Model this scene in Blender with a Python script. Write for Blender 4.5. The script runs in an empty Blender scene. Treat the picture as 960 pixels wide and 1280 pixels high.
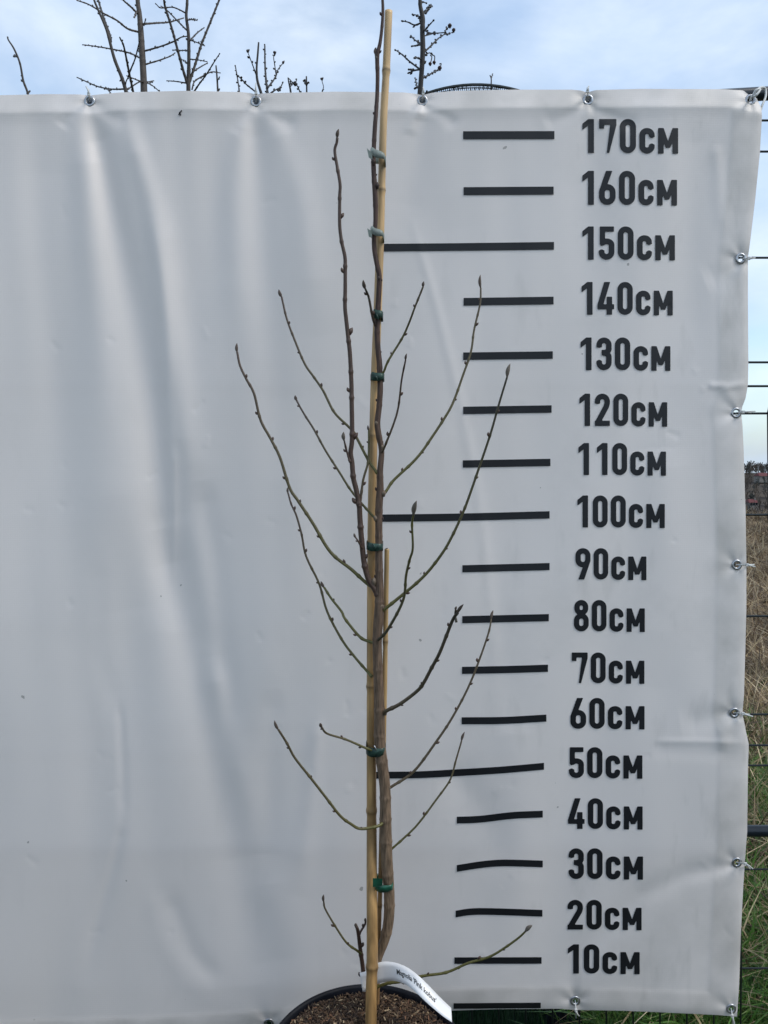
import bpy, math, random
import numpy as np
from mathutils import Vector, Matrix, noise as mnoise

random.seed(7); rng = np.random.default_rng(7)
S = bpy.context.scene; COL = S.collection
R = math.radians

# ------------------------------------------------------------------ camera
F_PX = 961.0; PITCH = R(3.8); CAM = np.array([0.0, 0.0, 1.28])
cd = bpy.data.cameras.new('camera'); cam = bpy.data.objects.new('camera', cd); COL.objects.link(cam)
cam.location = CAM; cam.rotation_euler = (R(90) - PITCH, 0, 0)
cd.sensor_fit = 'VERTICAL'; cd.sensor_height = 36.0; cd.lens = 36.0 * F_PX / 1280.0
cd.clip_start = 0.05; cd.clip_end = 6000
S.camera = cam

# ------------------------------------------------------------------ world: cloudy sky
SUN_EL, SUN_AZ = R(50), R(112)     # azimuth measured from +Y (view direction) clockwise towards +X
w = bpy.data.worlds.new('World'); S.world = w; w.use_nodes = True
nt = w.node_tree; N = nt.nodes; L = nt.links; N.clear()
out = N.new('ShaderNodeOutputWorld'); bg = N.new('ShaderNodeBackground'); bg.inputs['Strength'].default_value = 0.1
sky = N.new('ShaderNodeTexSky'); sky.sky_type = 'NISHITA'; sky.sun_disc = False
sky.sun_elevation = SUN_EL; sky.sun_rotation = SUN_AZ; sky.air_density = 1.0; sky.dust_density = 1.2; sky.ozone_density = 1.0
tc = N.new('ShaderNodeTexCoord'); mp = N.new('ShaderNodeMapping'); mp.inputs['Scale'].default_value = (1.0, 1.0, 2.2)
mp.inputs['Location'].default_value = (3.1, 0.4, 0.2)
n1 = N.new('ShaderNodeTexNoise'); n1.inputs['Scale'].default_value = 2.6; n1.inputs['Detail'].default_value = 7; n1.inputs['Roughness'].default_value = 0.55
n1.inputs['Distortion'].default_value = 0.35
cr = N.new('ShaderNodeValToRGB'); cr.color_ramp.elements[0].position = 0.34; cr.color_ramp.elements[1].position = 0.66
cr.color_ramp.elements[0].color = (0.30, 0.30, 0.30, 1); cr.color_ramp.elements[1].color = (1, 1, 1, 1)
n2 = N.new('ShaderNodeTexNoise'); n2.inputs['Scale'].default_value = 5.0; n2.inputs['Detail'].default_value = 6
mp2 = N.new('ShaderNodeMapping'); mp2.inputs['Scale'].default_value = (1, 1, 2.0); mp2.inputs['Location'].default_value = (9, 2, 5)
cr2 = N.new('ShaderNodeValToRGB'); cr2.color_ramp.elements[0].position = 0.3; cr2.color_ramp.elements[1].position = 0.7
cr2.color_ramp.elements[0].color = (4.9, 6.3, 8.5, 1); cr2.color_ramp.elements[1].color = (8.0, 8.9, 10.0, 1)
mx = N.new('ShaderNodeMix'); mx.data_type = 'RGBA'
sc = N.new('ShaderNodeVectorMath'); sc.operation = 'MULTIPLY'; sc.inputs[1].default_value = (1.6, 1.75, 1.7)
L.new(tc.outputs['Generated'], mp.inputs['Vector']); L.new(mp.outputs['Vector'], n1.inputs['Vector'])
L.new(tc.outputs['Generated'], mp2.inputs['Vector']); L.new(mp2.outputs['Vector'], n2.inputs['Vector'])
L.new(n1.outputs['Fac'], cr.inputs['Fac']); L.new(n2.outputs['Fac'], cr2.inputs['Fac'])
L.new(sky.outputs['Color'], sc.inputs[0]); L.new(sc.outputs[0], mx.inputs[6])
L.new(cr2.outputs['Color'], mx.inputs[7]); L.new(cr.outputs['Color'], mx.inputs[0])
L.new(mx.outputs[2], bg.inputs['Color']); L.new(bg.outputs[0], out.inputs['Surface'])

sd = bpy.data.lights.new('sun', 'SUN'); sd.energy = 1.5; sd.angle = R(24); sd.color = (1.0, 0.95, 0.88)
so = bpy.data.objects.new('sun', sd); COL.objects.link(so)
sv = Vector((math.sin(SUN_AZ) * math.cos(SUN_EL), math.cos(SUN_AZ) * math.cos(SUN_EL), math.sin(SUN_EL)))
so.rotation_euler = sv.to_track_quat('Z', 'Y').to_euler()
S.view_settings.view_transform = 'Standard'; S.view_settings.look = 'None'
S.view_settings.exposure = 0.27; S.view_settings.gamma = 1.0; S.view_settings.use_curve_mapping = False

# ------------------------------------------------------------------ helpers
FWD = np.array([0, math.cos(PITCH), -math.sin(PITCH)]); UP = np.array([0, math.sin(PITCH), math.cos(PITCH)])
def at(px, py, Y):
    """point of the place at distance Y whose sight line was measured in the photo"""
    px = np.asarray(px, float); py = np.asarray(py, float); Y = np.asarray(Y, float)
    a = (px - 480) / F_PX; b = (640 - py) / F_PX
    dy = FWD[1] + b * UP[1]; dz = FWD[2] + b * UP[2]
    t = Y / dy
    return np.stack([CAM[0] + t * a, Y + 0 * t, CAM[2] + t * dz], -1)
def mpp(py, Y):
    b = (640 - py) / F_PX
    return (Y / (FWD[1] + b * UP[1])) / F_PX

def tag(o, label=None, cat=None, group=None, kind=None):
    if label: o['label'] = label
    if cat: o['category'] = cat
    if group: o['group'] = group
    if kind: o['kind'] = kind
    return o
def empty(name, loc, label=None, cat=None, group=None):
    o = bpy.data.objects.new(name, None); o.empty_display_size = 0.05; COL.objects.link(o); o.location = loc
    return tag(o, label, cat, group)

class MB:
    def __init__(s): s.v = []; s.f = []; s.n = 0; s.c = []
    def add(s, v, f, c=None):
        v = np.asarray(v, float).reshape(-1, 3); s.v.append(v)
        s.f += [tuple(int(i) + s.n for i in q) for q in f]
        c = np.asarray(0.5 if c is None else c, float)
        if c.ndim == 0: c = np.full((len(v), 3), float(c))
        elif c.ndim == 1: c = np.tile(c.reshape(1, 3), (len(v), 1))
        s.c.append(c)
        s.n += len(v); return s
    def build(s, name, m, parent=None, smooth=True, attr=True):
        v = np.concatenate(s.v) if s.v else np.zeros((0, 3))
        off = np.zeros(3)
        if parent is not None:
            off = np.array(world_loc(parent))
        me = bpy.data.meshes.new(name); me.from_pydata((v - off).tolist(), [], s.f)
        me.materials.append(m); me.update()
        if smooth: me.polygons.foreach_set('use_smooth', [True] * len(me.polygons))
        if attr and s.n:
            a = me.color_attributes.new('Col', 'FLOAT_COLOR', 'POINT')
            cc = np.concatenate(s.c); a.data.foreach_set('color', np.concatenate([cc, np.ones((len(cc), 1))], 1).astype(np.float32).ravel())
        o = bpy.data.objects.new(name, me); COL.objects.link(o)
        if parent is not None: o.parent = parent
        return o
def world_loc(o):
    p = Vector(o.location)
    while o.parent is not None: o = o.parent; p = p + Vector(o.location)
    return p

def catmull(P, sub=5):
    P = np.asarray(P, float)
    if len(P) < 3: 
        t = np.linspace(0, 1, sub + 1)[:, None]; return P[0] * (1 - t) + P[-1] * t
    Q = np.vstack([2 * P[0] - P[1], P, 2 * P[-1] - P[-2]]); o = []
    for i in range(1, len(Q) - 2):
        p0, p1, p2, p3 = Q[i - 1:i + 3]
        for t in np.linspace(0, 1, sub, endpoint=False):
            o.append(0.5 * ((2 * p1) + (p2 - p0) * t + (2 * p0 - 5 * p1 + 4 * p2 - p3) * t * t + (3 * p1 - p0 - 3 * p2 + p3) * t ** 3))
    o.append(P[-1]); return np.array(o)
def tube(mb, pts, rad, n=8, c0=0.5, c1=0.5, caps=True, flat=None):
    pts = np.asarray(pts, float); k = len(pts); rad = np.broadcast_to(np.asarray(rad, float), (k,))
    T = np.gradient(pts, axis=0); T /= (np.linalg.norm(T, axis=1)[:, None] + 1e-12)
    ref = np.array([0, 1, 0.]) if abs(T[0][1]) < 0.9 else np.array([1, 0, 0.])
    u = np.cross(T[0], ref); u /= np.linalg.norm(u); V = []; 
    for i in range(k):
        u = u - T[i] * np.dot(u, T[i]); u /= np.linalg.norm(u) + 1e-12; v = np.cross(T[i], u)
        for j in range(n):
            a = 2 * math.pi * j / n
            V.append(pts[i] + rad[i] * (u * math.cos(a) + v * math.sin(a) * (1 if flat is None else flat)))
    F = [(i * n + j, i * n + (j + 1) % n, (i + 1) * n + (j + 1) % n, (i + 1) * n + j) for i in range(k - 1) for j in range(n)]
    if caps: F += [tuple(range(n - 1, -1, -1)), tuple((k - 1) * n + j for j in range(n))]
    c0 = np.atleast_1d(np.asarray(c0, float)); c1 = np.atleast_1d(np.asarray(c1, float))
    if c0.size == 1: c0 = np.repeat(c0, 3)
    if c1.size == 1: c1 = np.repeat(c1, 3)
    tt = np.repeat(np.linspace(0, 1, k), n)[:, None]
    mb.add(V, F, c0 * (1 - tt) + c1 * tt)
def spindle(mb, a, b, r, n=7, col=0.5, k=6, fat=0.45):
    """a bud: pointed ellipsoid from a to b"""
    a = np.asarray(a, float); b = np.asarray(b, float); t = np.linspace(0, 1, k)
    prof = np.sin(np.pi * np.clip(t, 0, 1) ** (math.log(0.5) / math.log(fat))) ** 0.8
    prof = np.maximum(prof, 0.06); prof[0] = 0.45
    bend = np.cross(b - a, [0, 1, 0]) * 0.06
    pts = a[None] * (1 - t[:, None]) + b[None] * t[:, None] + bend[None] * np.sin(np.pi * t)[:, None]
    tube(mb, pts, prof * r, n, col, col)
def box(mb, c, h, col=0.5, M=None):
    v = np.array([[x, y, z] for x in (-1, 1) for y in (-1, 1) for z in (-1, 1)], float) * np.asarray(h)
    if M is not None: v = v @ np.asarray(M).T
    mb.add(v + np.asarray(c), [(0, 1, 3, 2), (4, 6, 7, 5), (0, 4, 5, 1), (2, 3, 7, 6), (0, 2, 6, 4), (1, 5, 7, 3)], col)

# ------------------------------------------------------------------ materials
def material(name, color=(.5, .5, .5), rough=0.6, attr=False, mul=1.0, noise=None, amt=0.2, bump=0.0, bscale=200, metal=0.0, spec=0.5, stretch=(1, 1, 1), trans=0.0):
    m = bpy.data.materials.new(name); m.use_nodes = True; t = m.node_tree; b = t.nodes['Principled BSDF']
    b.inputs['Roughness'].default_value = rough; b.inputs['Metallic'].default_value = metal
    b.inputs['Specular IOR Level'].default_value = spec
    if attr:
        a = t.nodes.new('ShaderNodeVertexColor'); a.layer_name = 'Col'; src = a.outputs['Color']
    else:
        c = t.nodes.new('ShaderNodeRGB'); c.outputs[0].default_value = (*color, 1); src = c.outputs[0]
    tcn = t.nodes.new('ShaderNodeTexCoord'); mpn = t.nodes.new('ShaderNodeMapping'); mpn.inputs['Scale'].default_value = stretch
    t.links.new(tcn.outputs['Object'], mpn.inputs['Vector'])
    if noise:
        n = t.nodes.new('ShaderNodeTexNoise'); n.inputs['Scale'].default_value = noise; n.inputs['Detail'].default_value = 6
        t.links.new(mpn.outputs['Vector'], n.inputs['Vector'])
        r = t.nodes.new('ShaderNodeMapRange'); r.inputs['From Min'].default_value = 0.3; r.inputs['From Max'].default_value = 0.7
        r.inputs['To Min'].default_value = 1 - amt; r.inputs['To Max'].default_value = 1 + amt
        t.links.new(n.outputs['Fac'], r.inputs['Value'])
        vm = t.nodes.new('ShaderNodeVectorMath'); vm.operation = 'SCALE'
        t.links.new(src, vm.inputs[0]); t.links.new(r.outputs[0], vm.inputs['Scale']); src = vm.outputs[0]
    t.links.new(src, b.inputs['Base Color'])
    if bump:
        n = t.nodes.new('ShaderNodeTexNoise'); n.inputs['Scale'].default_value = bscale; n.inputs['Detail'].default_value = 5
        t.links.new(mpn.outputs['Vector'], n.inputs['Vector'])
        bp = t.nodes.new('ShaderNodeBump'); bp.inputs['Strength'].default_value = 0.6; bp.inputs['Distance'].default_value = bump
        t.links.new(n.outputs['Fac'], bp.inputs['Height']); t.links.new(bp.outputs[0], b.inputs['Normal'])
    if trans:
        o = t.nodes['Material Output']; tr = t.nodes.new('ShaderNodeBsdfTranslucent'); mxs = t.nodes.new('ShaderNodeMixShader')
        mxs.inputs[0].default_value = trans; t.links.new(src, tr.inputs['Color'])
        t.links.new(b.outputs[0], mxs.inputs[1]); t.links.new(tr.outputs[0], mxs.inputs[2]); t.links.new(mxs.outputs[0], o.inputs['Surface'])
    return m
M_BARK = material('young_bark', attr=True, rough=0.6, spec=.35, noise=330, amt=0.5, bump=0.003, bscale=420, stretch=(1, 1, .13))
M_TWIG = material('twig_bark', attr=True, rough=0.5, noise=260, amt=0.22, bump=0.0004, bscale=700)
M_BUD = material('bud_fur', attr=True, rough=0.8, noise=500, amt=0.25)
M_FAR = material('background_bark', attr=True, rough=0.7, noise=60, amt=0.3)
M_BAMBOO = material('bamboo', attr=True, rough=0.42, noise=120, amt=0.32, bump=0.0004, bscale=300, stretch=(1, 1, .08))
M_BLACK = material('black_plastic', (0.007, 0.008, 0.012), 0.45, spec=.22, noise=40, amt=0.3, bump=0.0006, bscale=120)
M_WIRE = material('dark_coated_wire', (0.010, 0.016, 0.016), 0.4)
M_RAIL = material('dark_coated_pipe', (0.012, 0.018, 0.026), 0.33)
M_STEEL = material('zinc_eyelet', (0.42, 0.43, 0.45), 0.32, metal=0.9, noise=300, amt=.25)
M_TIEW = material('white_nylon', (0.72, 0.72, 0.70), 0.4, trans=.2)
M_INK = material('black_ink', (0.010, 0.011, 0.014), 0.5, noise=6, amt=0.15, spec=.35)
M_GRASS = material('grass_blades', attr=True, rough=0.6, trans=0.3)
M_CHIP = material('bark_chips', attr=True, rough=0.8, noise=150, amt=0.3)
M_TAG = material('white_tag_plastic', (0.9, 0.9, 0.9), 0.35, trans=0.12)
M_TAGINK = material('tag_ink', (0.03, 0.03, 0.03), 0.5)
M_TIEG = material('green_tape', (0.012, 0.085, 0.05), 0.3, noise=90, amt=.4)
M_TIED = material('dark_green_tape', (0.045, 0.095, 0.075), 0.3, noise=140, amt=.6, trans=.45)
M_TIEP = material('faded_green_tape', (0.42, 0.47, 0.43), 0.25, noise=90, amt=.3, trans=0.5)
M_WOOD = material('woodland_twigs', attr=True, rough=0.9)

# ------------------------------------------------------------------ ground
def prof(Y):
    return np.interp(Y, [-60, 16, 25, 60, 200, 350, 450, 600, 700, 900, 3000], [0, 0, -1.2, -7, -30, -33, -25.5, -14.5, -8, -14, -60])
def ground_z(x, y):
    z = prof(y)
    far = np.clip((y - 10) / 60, 0, 1)
    z = z + far * (1.4 * np.sin(x * .011 + 1.0) + 0.9 * np.sin(y * .02 + x * .007))
    near = np.clip((y - 1.7) / 3, 0, 1)
    return z + near * 0.02 * np.sin(x * 2.1 + 0.5) * np.sin(y * 1.7)
ys = np.concatenate([np.linspace(-40, -2, 20), np.linspace(-1.5, 20, 70), np.linspace(22, 900, 160), np.linspace(950, 4000, 12)])
xs = np.concatenate([np.linspace(-2500, -60, 30), np.linspace(-50, -4, 24), np.linspace(-3.5, 8, 50), np.linspace(9, 60, 26), np.linspace(80, 2500, 60)])
X, Yg = np.meshgrid(xs, ys); Z = ground_z(X, Yg); nx, ny = len(xs), len(ys)
g = MB(); g.add(np.stack([X, Yg, Z], -1), [(j * nx + i, j * nx + i + 1, (j + 1) * nx + i + 1, (j + 1) * nx + i) for j in range(ny - 1) for i in range(nx - 1)])
mg = bpy.data.materials.new('ground_soil_and_grass'); mg.use_nodes = True; t = mg.node_tree; b = t.nodes['Principled BSDF']; b.inputs['Roughness'].default_value = 0.95
b.inputs['Specular IOR Level'].default_value = 0.1
tcn = t.nodes.new('ShaderNodeTexCoord'); sep = t.nodes.new('ShaderNodeSeparateXYZ'); t.links.new(tcn.outputs['Object'], sep.inputs[0])
def ramp(t, src, els):
    r = t.nodes.new('ShaderNodeValToRGB'); r.color_ramp.elements[0].position = els[0][0]; r.color_ramp.elements[0].color = (*els[0][1], 1)
    r.color_ramp.elements[1].position = els[1][0]; r.color_ramp.elements[1].color = (*els[1][1], 1)
    for p, c in els[2:]: e = r.color_ramp.elements.new(p); e.color = (*c, 1)
    t.links.new(src, r.inputs['Fac']); return r
def tnoise(t, vec, scale, detail=6):
    n = t.nodes.new('ShaderNodeTexNoise'); n.inputs['Scale'].default_value = scale; n.inputs['Detail'].default_value = detail
    t.links.new(vec, n.inputs['Vector']); return n
def mixc(t, f, a, b_):
    m = t.nodes.new('ShaderNodeMix'); m.data_type = 'RGBA'
    if isinstance(f, float): m.inputs[0].default_value = f
    else: t.links.new(f, m.inputs[0])
    t.links.new(a, m.inputs[6]); t.links.new(b_, m.inputs[7]); return m.outputs[2]
nn = tnoise(t, tcn.outputs['Object'], 9, 9)
soil = ramp(t, nn.outputs['Fac'], [(0.35, (0.018, 0.022, 0.009)), (0.65, (0.055, 0.06, 0.022))])
straw = ramp(t, tnoise(t, tcn.outputs['Object'], 3.5, 10).outputs['Fac'], [(0.38, (0.07, 0.048, 0.026)), (0.62, (0.24, 0.175, 0.105))])
wood = ramp(t, tnoise(t, tcn.outputs['Object'], .12, 10).outputs['Fac'], [(0.4, (0.03, 0.026, 0.024)), (0.62, (0.085, 0.07, 0.055))])
def mr(t, src, a, b_):
    m = t.nodes.new('ShaderNodeMapRange'); m.inputs['From Min'].default_value = a; m.inputs['From Max'].default_value = b_; t.links.new(src, m.inputs['Value']); return m.outputs[0]
c1 = mixc(t, mr(t, sep.outputs['Y'], 2.6, 5.0), soil.outputs[0], straw.outputs[0])
c2 = mixc(t, mr(t, sep.outputs['Y'], 30, 120), c1, wood.outputs[0]); t.links.new(c2, b.inputs['Base Color'])
tag(g.build('ground', mg), kind='structure')

# far wooded hillside (one mass)
wd = MB()
for i in range(7000):
    y = random.uniform(330, 715) if i % 3 else random.uniform(655, 715); x = random.uniform(0.1, 2.0) * y if i % 5 else random.uniform(-0.9, 0.2) * y
    if (abs(y - 592) < 16 and abs(x / y - .492) < .025) or (y < 455 and y > 415 and abs(x / y - .478) < .02): continue
    z = float(ground_z(np.array(x), np.array(y))); h = random.uniform(7, 12); c = random.choice([(0.04, 0.034, 0.03), (0.06, 0.048, 0.04), (0.032, 0.038, 0.034), (0.085, 0.065, 0.05)])
    c = np.array(c)
    V = []; Fc = []
    V += [(x - .18, y, z - 1), (x + .18, y, z - 1), (x, y, z + h * .8)]; Fc.append((0, 1, 2))
    for k in range(16):
        a = random.uniform(0, 2 * math.pi); r = random.uniform(.5, 2.6); z0 = z + h * random.uniform(.15, .7); z1 = z0 + h * random.uniform(.15, .38)
        q = len(V); dx, dy = math.cos(a) * r, math.sin(a) * r
        V += [(x, y, z0), (x + dx - .25, y + dy, z1), (x + dx + .35, y + dy, z1 + .3)]; Fc.append((q, q + 1, q + 2))
    wd.add(V, Fc, np.tile(c, (len(V), 1)))
tag(wd.build('woodland', M_WOOD, smooth=False), 'bare winter woodland covering the far hillside beyond the field', 'woodland', kind='stuff')

M_ROOF = material('red_roof_tiles', (0.11, 0.025, 0.025), 0.8, noise=.9, amt=.2)
M_WALLH = material('pale_house_wall', (0.22, 0.20, 0.18), 0.8, noise=.4, amt=.15)
M_PANE = material('dark_window', (0.02, 0.025, 0.03), 0.1)
def house(px, py, Y, w_, d_, hw, hr, label):
    p = at(px, py, Y); top = p[2]; z0 = top - hw - hr
    root = empty('house', (p[0], Y, z0), label, 'house', 'red roofed houses on the far hill')
    m = MB(); box(m, (p[0], Y, z0 + hw / 2 - 1), (w_ / 2, d_ / 2, hw / 2 + 1)); m.build('wall', M_WALLH, root, smooth=False)
    m = MB(); e = .6; x0, x1, y0, y1 = p[0] - w_ / 2 - e, p[0] + w_ / 2 + e, Y - d_ / 2 - e, Y + d_ / 2 + e; zz = z0 + hw + .02
    m.add([(x0, y0, zz), (x1, y0, zz), (x1, y1, zz), (x0, y1, zz), (x0 + 1.2, Y, zz + hr), (x1 - 1.2, Y, zz + hr)], [(0, 1, 5, 4), (2, 3, 4, 5), (0, 4, 3), (1, 2, 5), (3, 2, 1, 0)])
    rf = m.build('roof', M_ROOF, root, smooth=False)
    m = MB(); box(m, (p[0] + 1.5, Y - .9, zz + hr * .8), (.35, .35, .9)); m.build('chimney', M_WALLH, rf, smooth=False)
    for k in (-1, 0, 1):
        m = MB(); box(m, (p[0] + k * w_ * .3, Y - d_ / 2 - .02, z0 + hw * .55), (.6, .05, .7)); m.build('window', M_PANE, root, smooth=False)
house(957, 591, 590, 13, 9, 3.0, 2.4, 'upper house with long red roof on the far hill')
house(939.5, 624, 440, 5.0, 6, 2.0, 1.8, 'small lower house with red roof on the far hill')

# ------------------------------------------------------------------ grass
def blades(n, region, hts, cols, name, label, lean=0.5, wid=0.004, seg=3, clump=0.0):
    x, y = region(n)
    if clump:
        cx = rng.choice(len(x), size=max(2, n // 40)); k = rng.integers(0, len(cx), n)
        use = rng.random(n) < clump; x = np.where(use, x[cx[k]] + rng.normal(0, .05, n), x); y = np.where(use, y[cx[k]] + rng.normal(0, .05, n), y)
    z = ground_z(x, y); h = rng.uniform(hts[0], hts[1], n); a = rng.uniform(0, 2 * np.pi, n); ln = rng.uniform(.1, 1, n) * lean
    ww = wid * rng.uniform(.6, 1.3, n) * (1 + y * .08); ta = rng.uniform(0, 2 * np.pi, n)
    V = np.zeros((n, seg * 2 + 1, 3)); ci = rng.integers(0, len(cols), n); C = np.array(cols)[ci] * rng.uniform(.7, 1.3, (n, 1)); pt = np.array([mnoise.noise(Vector((a_ * 2.3, b_ * 1.3, 0))) for a_, b_ in zip(x, y)]); C = C * np.clip(.95 + 1.1 * pt, .4, 1.7)[:, None]
    for s_ in range(seg + 1):
        t = s_ / seg; off = h * ln * t ** 1.8 * 1.3; zz = h * (t - .35 * ln * t * t)
        px_ = x + np.cos(a) * off; py_ = y + np.sin(a) * off; wd_ = ww * (1 - t) ** .6
        if s_ < seg:
            V[:, s_ * 2] = np.stack([px_ - np.cos(ta) * wd_, py_ - np.sin(ta) * wd_, z + zz - .01], -1)
            V[:, s_ * 2 + 1] = np.stack([px_ + np.cos(ta) * wd_, py_ + np.sin(ta) * wd_, z + zz - .01], -1)
        else: V[:, s_ * 2] = np.stack([px_, py_, z + zz], -1)
    k = seg * 2 + 1; q = []
    base = np.arange(n)[:, None] * k
    fq = []
    for s_ in range(seg - 1): fq.append(base + np.array([[s_ * 2, s_ * 2 + 1, s_ * 2 + 3, s_ * 2 + 2]]))
    quads = np.concatenate(fq).tolist(); tris = (base + np.array([[seg * 2 - 2, seg * 2 - 1, seg * 2]])).tolist()
    m = MB(); m.v = [V.reshape(-1, 3)]; m.f = quads + tris; m.n = n * k; m.c = [np.repeat(C, k, 0)]
    return tag(m.build(name, M_GRASS, smooth=False), label, 'grass', kind='stuff')
def wedge(y0, y1, p=1.0, lo=.40, hi=.78):
    def f(n):
        y = y0 + (y1 - y0) * rng.random(n) ** p; return y * rng.uniform(lo, hi, n), y
    return f
def rect(x0, x1, y0, y1):
    return lambda n: (rng.uniform(x0, x1, n), rng.uniform(y0, y1, n))
GREEN = [(0.07, 0.16, 0.03), (0.11, 0.22, 0.04), (0.05, 0.11, 0.03), (0.17, 0.24, 0.07)]
DRY = [(0.34, 0.26, 0.15), (0.24, 0.17, 0.10), (0.42, 0.34, 0.22), (0.15, 0.10, 0.06), (0.10, 0.07, 0.045)]
blades(17000, wedge(1.62, 3.5, 1.2, .35, .8), (.07, .20), GREEN, 'grass', 'fresh green grass tufts growing just behind the fence', 1.3, .0046, clump=.7)
blades(12000, wedge(1.66, 4.4, 1.0, .35, .8), (.08, .26), [(.5, .4, .25), (.4, .3, .17), (.3, .22, .12), (.12, .08, .05)], 'grass', 'dry straw strands tangled in the green grass behind the fence', 2.0, .0034)
blades(30000, wedge(3.1, 16, 1.5, .35, .85), (.08, .30), DRY, 'grass', 'tall dead brown grass covering the field beyond the fence', 1.7, .004, clump=.6)
blades(2500, wedge(3.0, 4.3, 1.2, .35, .85), (.06, .16), GREEN, 'grass', 'green grass sprouting between the dead stalks of the field', 1.0, .003, clump=.7)
blades(20000, rect(-4, 6, 2.2, 4.4), (.06, .2), GREEN + DRY[:2], 'grass', 'mixed green and straw grass hidden behind the banner', 1.0, .0035, clump=.5)
blades(9000, rect(.445, .95, 1.56, 1.9), (.05, .14), GREEN, 'grass', 'low green grass right under the lower edge of the banner', 1.0, .003, clump=.5)

blades(9000, rect(1.1, 6, -.8, 1.9), (.02, .07), GREEN + DRY[:2], 'grass', 'short trodden grass on the near side of the fence', 1.2, .003, clump=.4)

# dark artificial turf mat seen under the banner
mt = empty('turf_mat', (0.05, 1.9, 0), 'dark green artificial turf mat under the banner beside the pot', 'turf mat')
m = MB(); box(m, (0.04, 1.86, .006), (.32, .3, .005)); m.build('backing', M_BLACK, mt, smooth=False)
def tuft(n, x0, x1, cols, nm):
    x = rng.uniform(x0, x1, n); y = rng.uniform(1.57, 2.15, n); V = np.zeros((n, 3, 3)); a = rng.uniform(0, 6.28, n); w_ = .0012
    h = rng.uniform(.03, .055, n)
    V[:, 0] = np.stack([x - w_ * np.cos(a), y - w_ * np.sin(a), 0 * x + .01], -1); V[:, 1] = np.stack([x + w_ * np.cos(a), y + w_ * np.sin(a), 0 * x + .01], -1)
    V[:, 2] = np.stack([x + rng.normal(0, .006, n), y + rng.normal(0, .006, n), .01 + h], -1)
    m = MB(); m.v = [V.reshape(-1, 3)]; m.f = (np.arange(n)[:, None] * 3 + np.array([[0, 1, 2]])).tolist(); m.n = 3 * n
    m.c = [np.repeat(np.array(cols)[rng.integers(0, len(cols), n)], 3, 0)]
    o = m.build(nm, M_GRASS, mt, smooth=False); o['kind'] = 'stuff'; return o
tuft(26000, -.27, .36, [(0.008, 0.035, 0.014), (0.015, 0.06, 0.02), (0.02, 0.05, 0.03), (.05, .09, .05)], 'turf_pile')
mt2 = empty('brush_mat', (0.4, 1.9, 0), 'black bristle mat strip between the green turf mat and the grass', 'mat')
m = MB(); box(m, (0.402, 1.8, .006), (.038, .25, .005)); m.build('backing', M_BLACK, mt2, smooth=False)
n = 5000; x = rng.uniform(.362, .44, n); y = rng.uniform(1.56, 2.04, n); V = np.zeros((n, 3, 3)); h = rng.uniform(.03, .06, n)
V[:, 0] = np.stack([x - .0012, y, 0 * x + .01], -1); V[:, 1] = np.stack([x + .0012, y, 0 * x + .01], -1); V[:, 2] = np.stack([x + rng.normal(0, .005, n), y + rng.normal(0, .005, n), .01 + h], -1)
m = MB(); m.v = [V.reshape(-1, 3)]; m.f = (np.arange(n)[:, None] * 3 + np.array([[0, 1, 2]])).tolist(); m.n = 3 * n
m.c = [np.repeat(np.array([(.012, .014, .022), (.03, .035, .05), (.008, .009, .012)])[rng.integers(0, 3, n)], 3, 0)]
m.build('bristles', M_GRASS, mt2, smooth=False)['kind'] = 'stuff'

# added hedge, unseen behind the camera, darkens the light low on the banner
hd = empty('added_shade_hedge', (0, -1.5, 0), 'added low hedge out of view, put in to shade the lower banner', 'hedge')
m = MB(); box(m, (0, -1.5, .46), (4.2, .30, .46), .02); m.c[-1] = np.tile([.012, .02, .01], (8, 1)); m.build('inner_twigs', M_WOOD, hd, smooth=False)
n = 24000; q = rng.random(n); x = rng.uniform(-4.3, 4.3, n); fc = rng.random(n) < .6
y = np.where(fc, -1.18 + rng.normal(0, .02, n), rng.uniform(-1.82, -1.18, n)); z = np.where(fc, rng.uniform(.02, .98, n), .96 + rng.normal(0, .02, n))
cc_ = np.stack([x, y, z], -1); d1 = rng.normal(0, 1, (n, 3)); d1 /= np.linalg.norm(d1, axis=1)[:, None]; d2 = rng.normal(0, 1, (n, 3)); d2 /= np.linalg.norm(d2, axis=1)[:, None]
V = np.stack([cc_ - d1 * .02, cc_ + d2 * .010, cc_ + d1 * .02, cc_ - d2 * .010], 1)
m = MB(); m.v = [V.reshape(-1, 3)]; m.f = (np.arange(n)[:, None] * 4 + np.arange(4)[None]).tolist(); m.n = 4 * n
m.c = [np.repeat(np.array([(.03, .06, .02), (.05, .08, .03), (.02, .04, .02)])[rng.integers(0, 3, n)], 4, 0)]; m.build('foliage', M_GRASS, hd, smooth=False)

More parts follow.
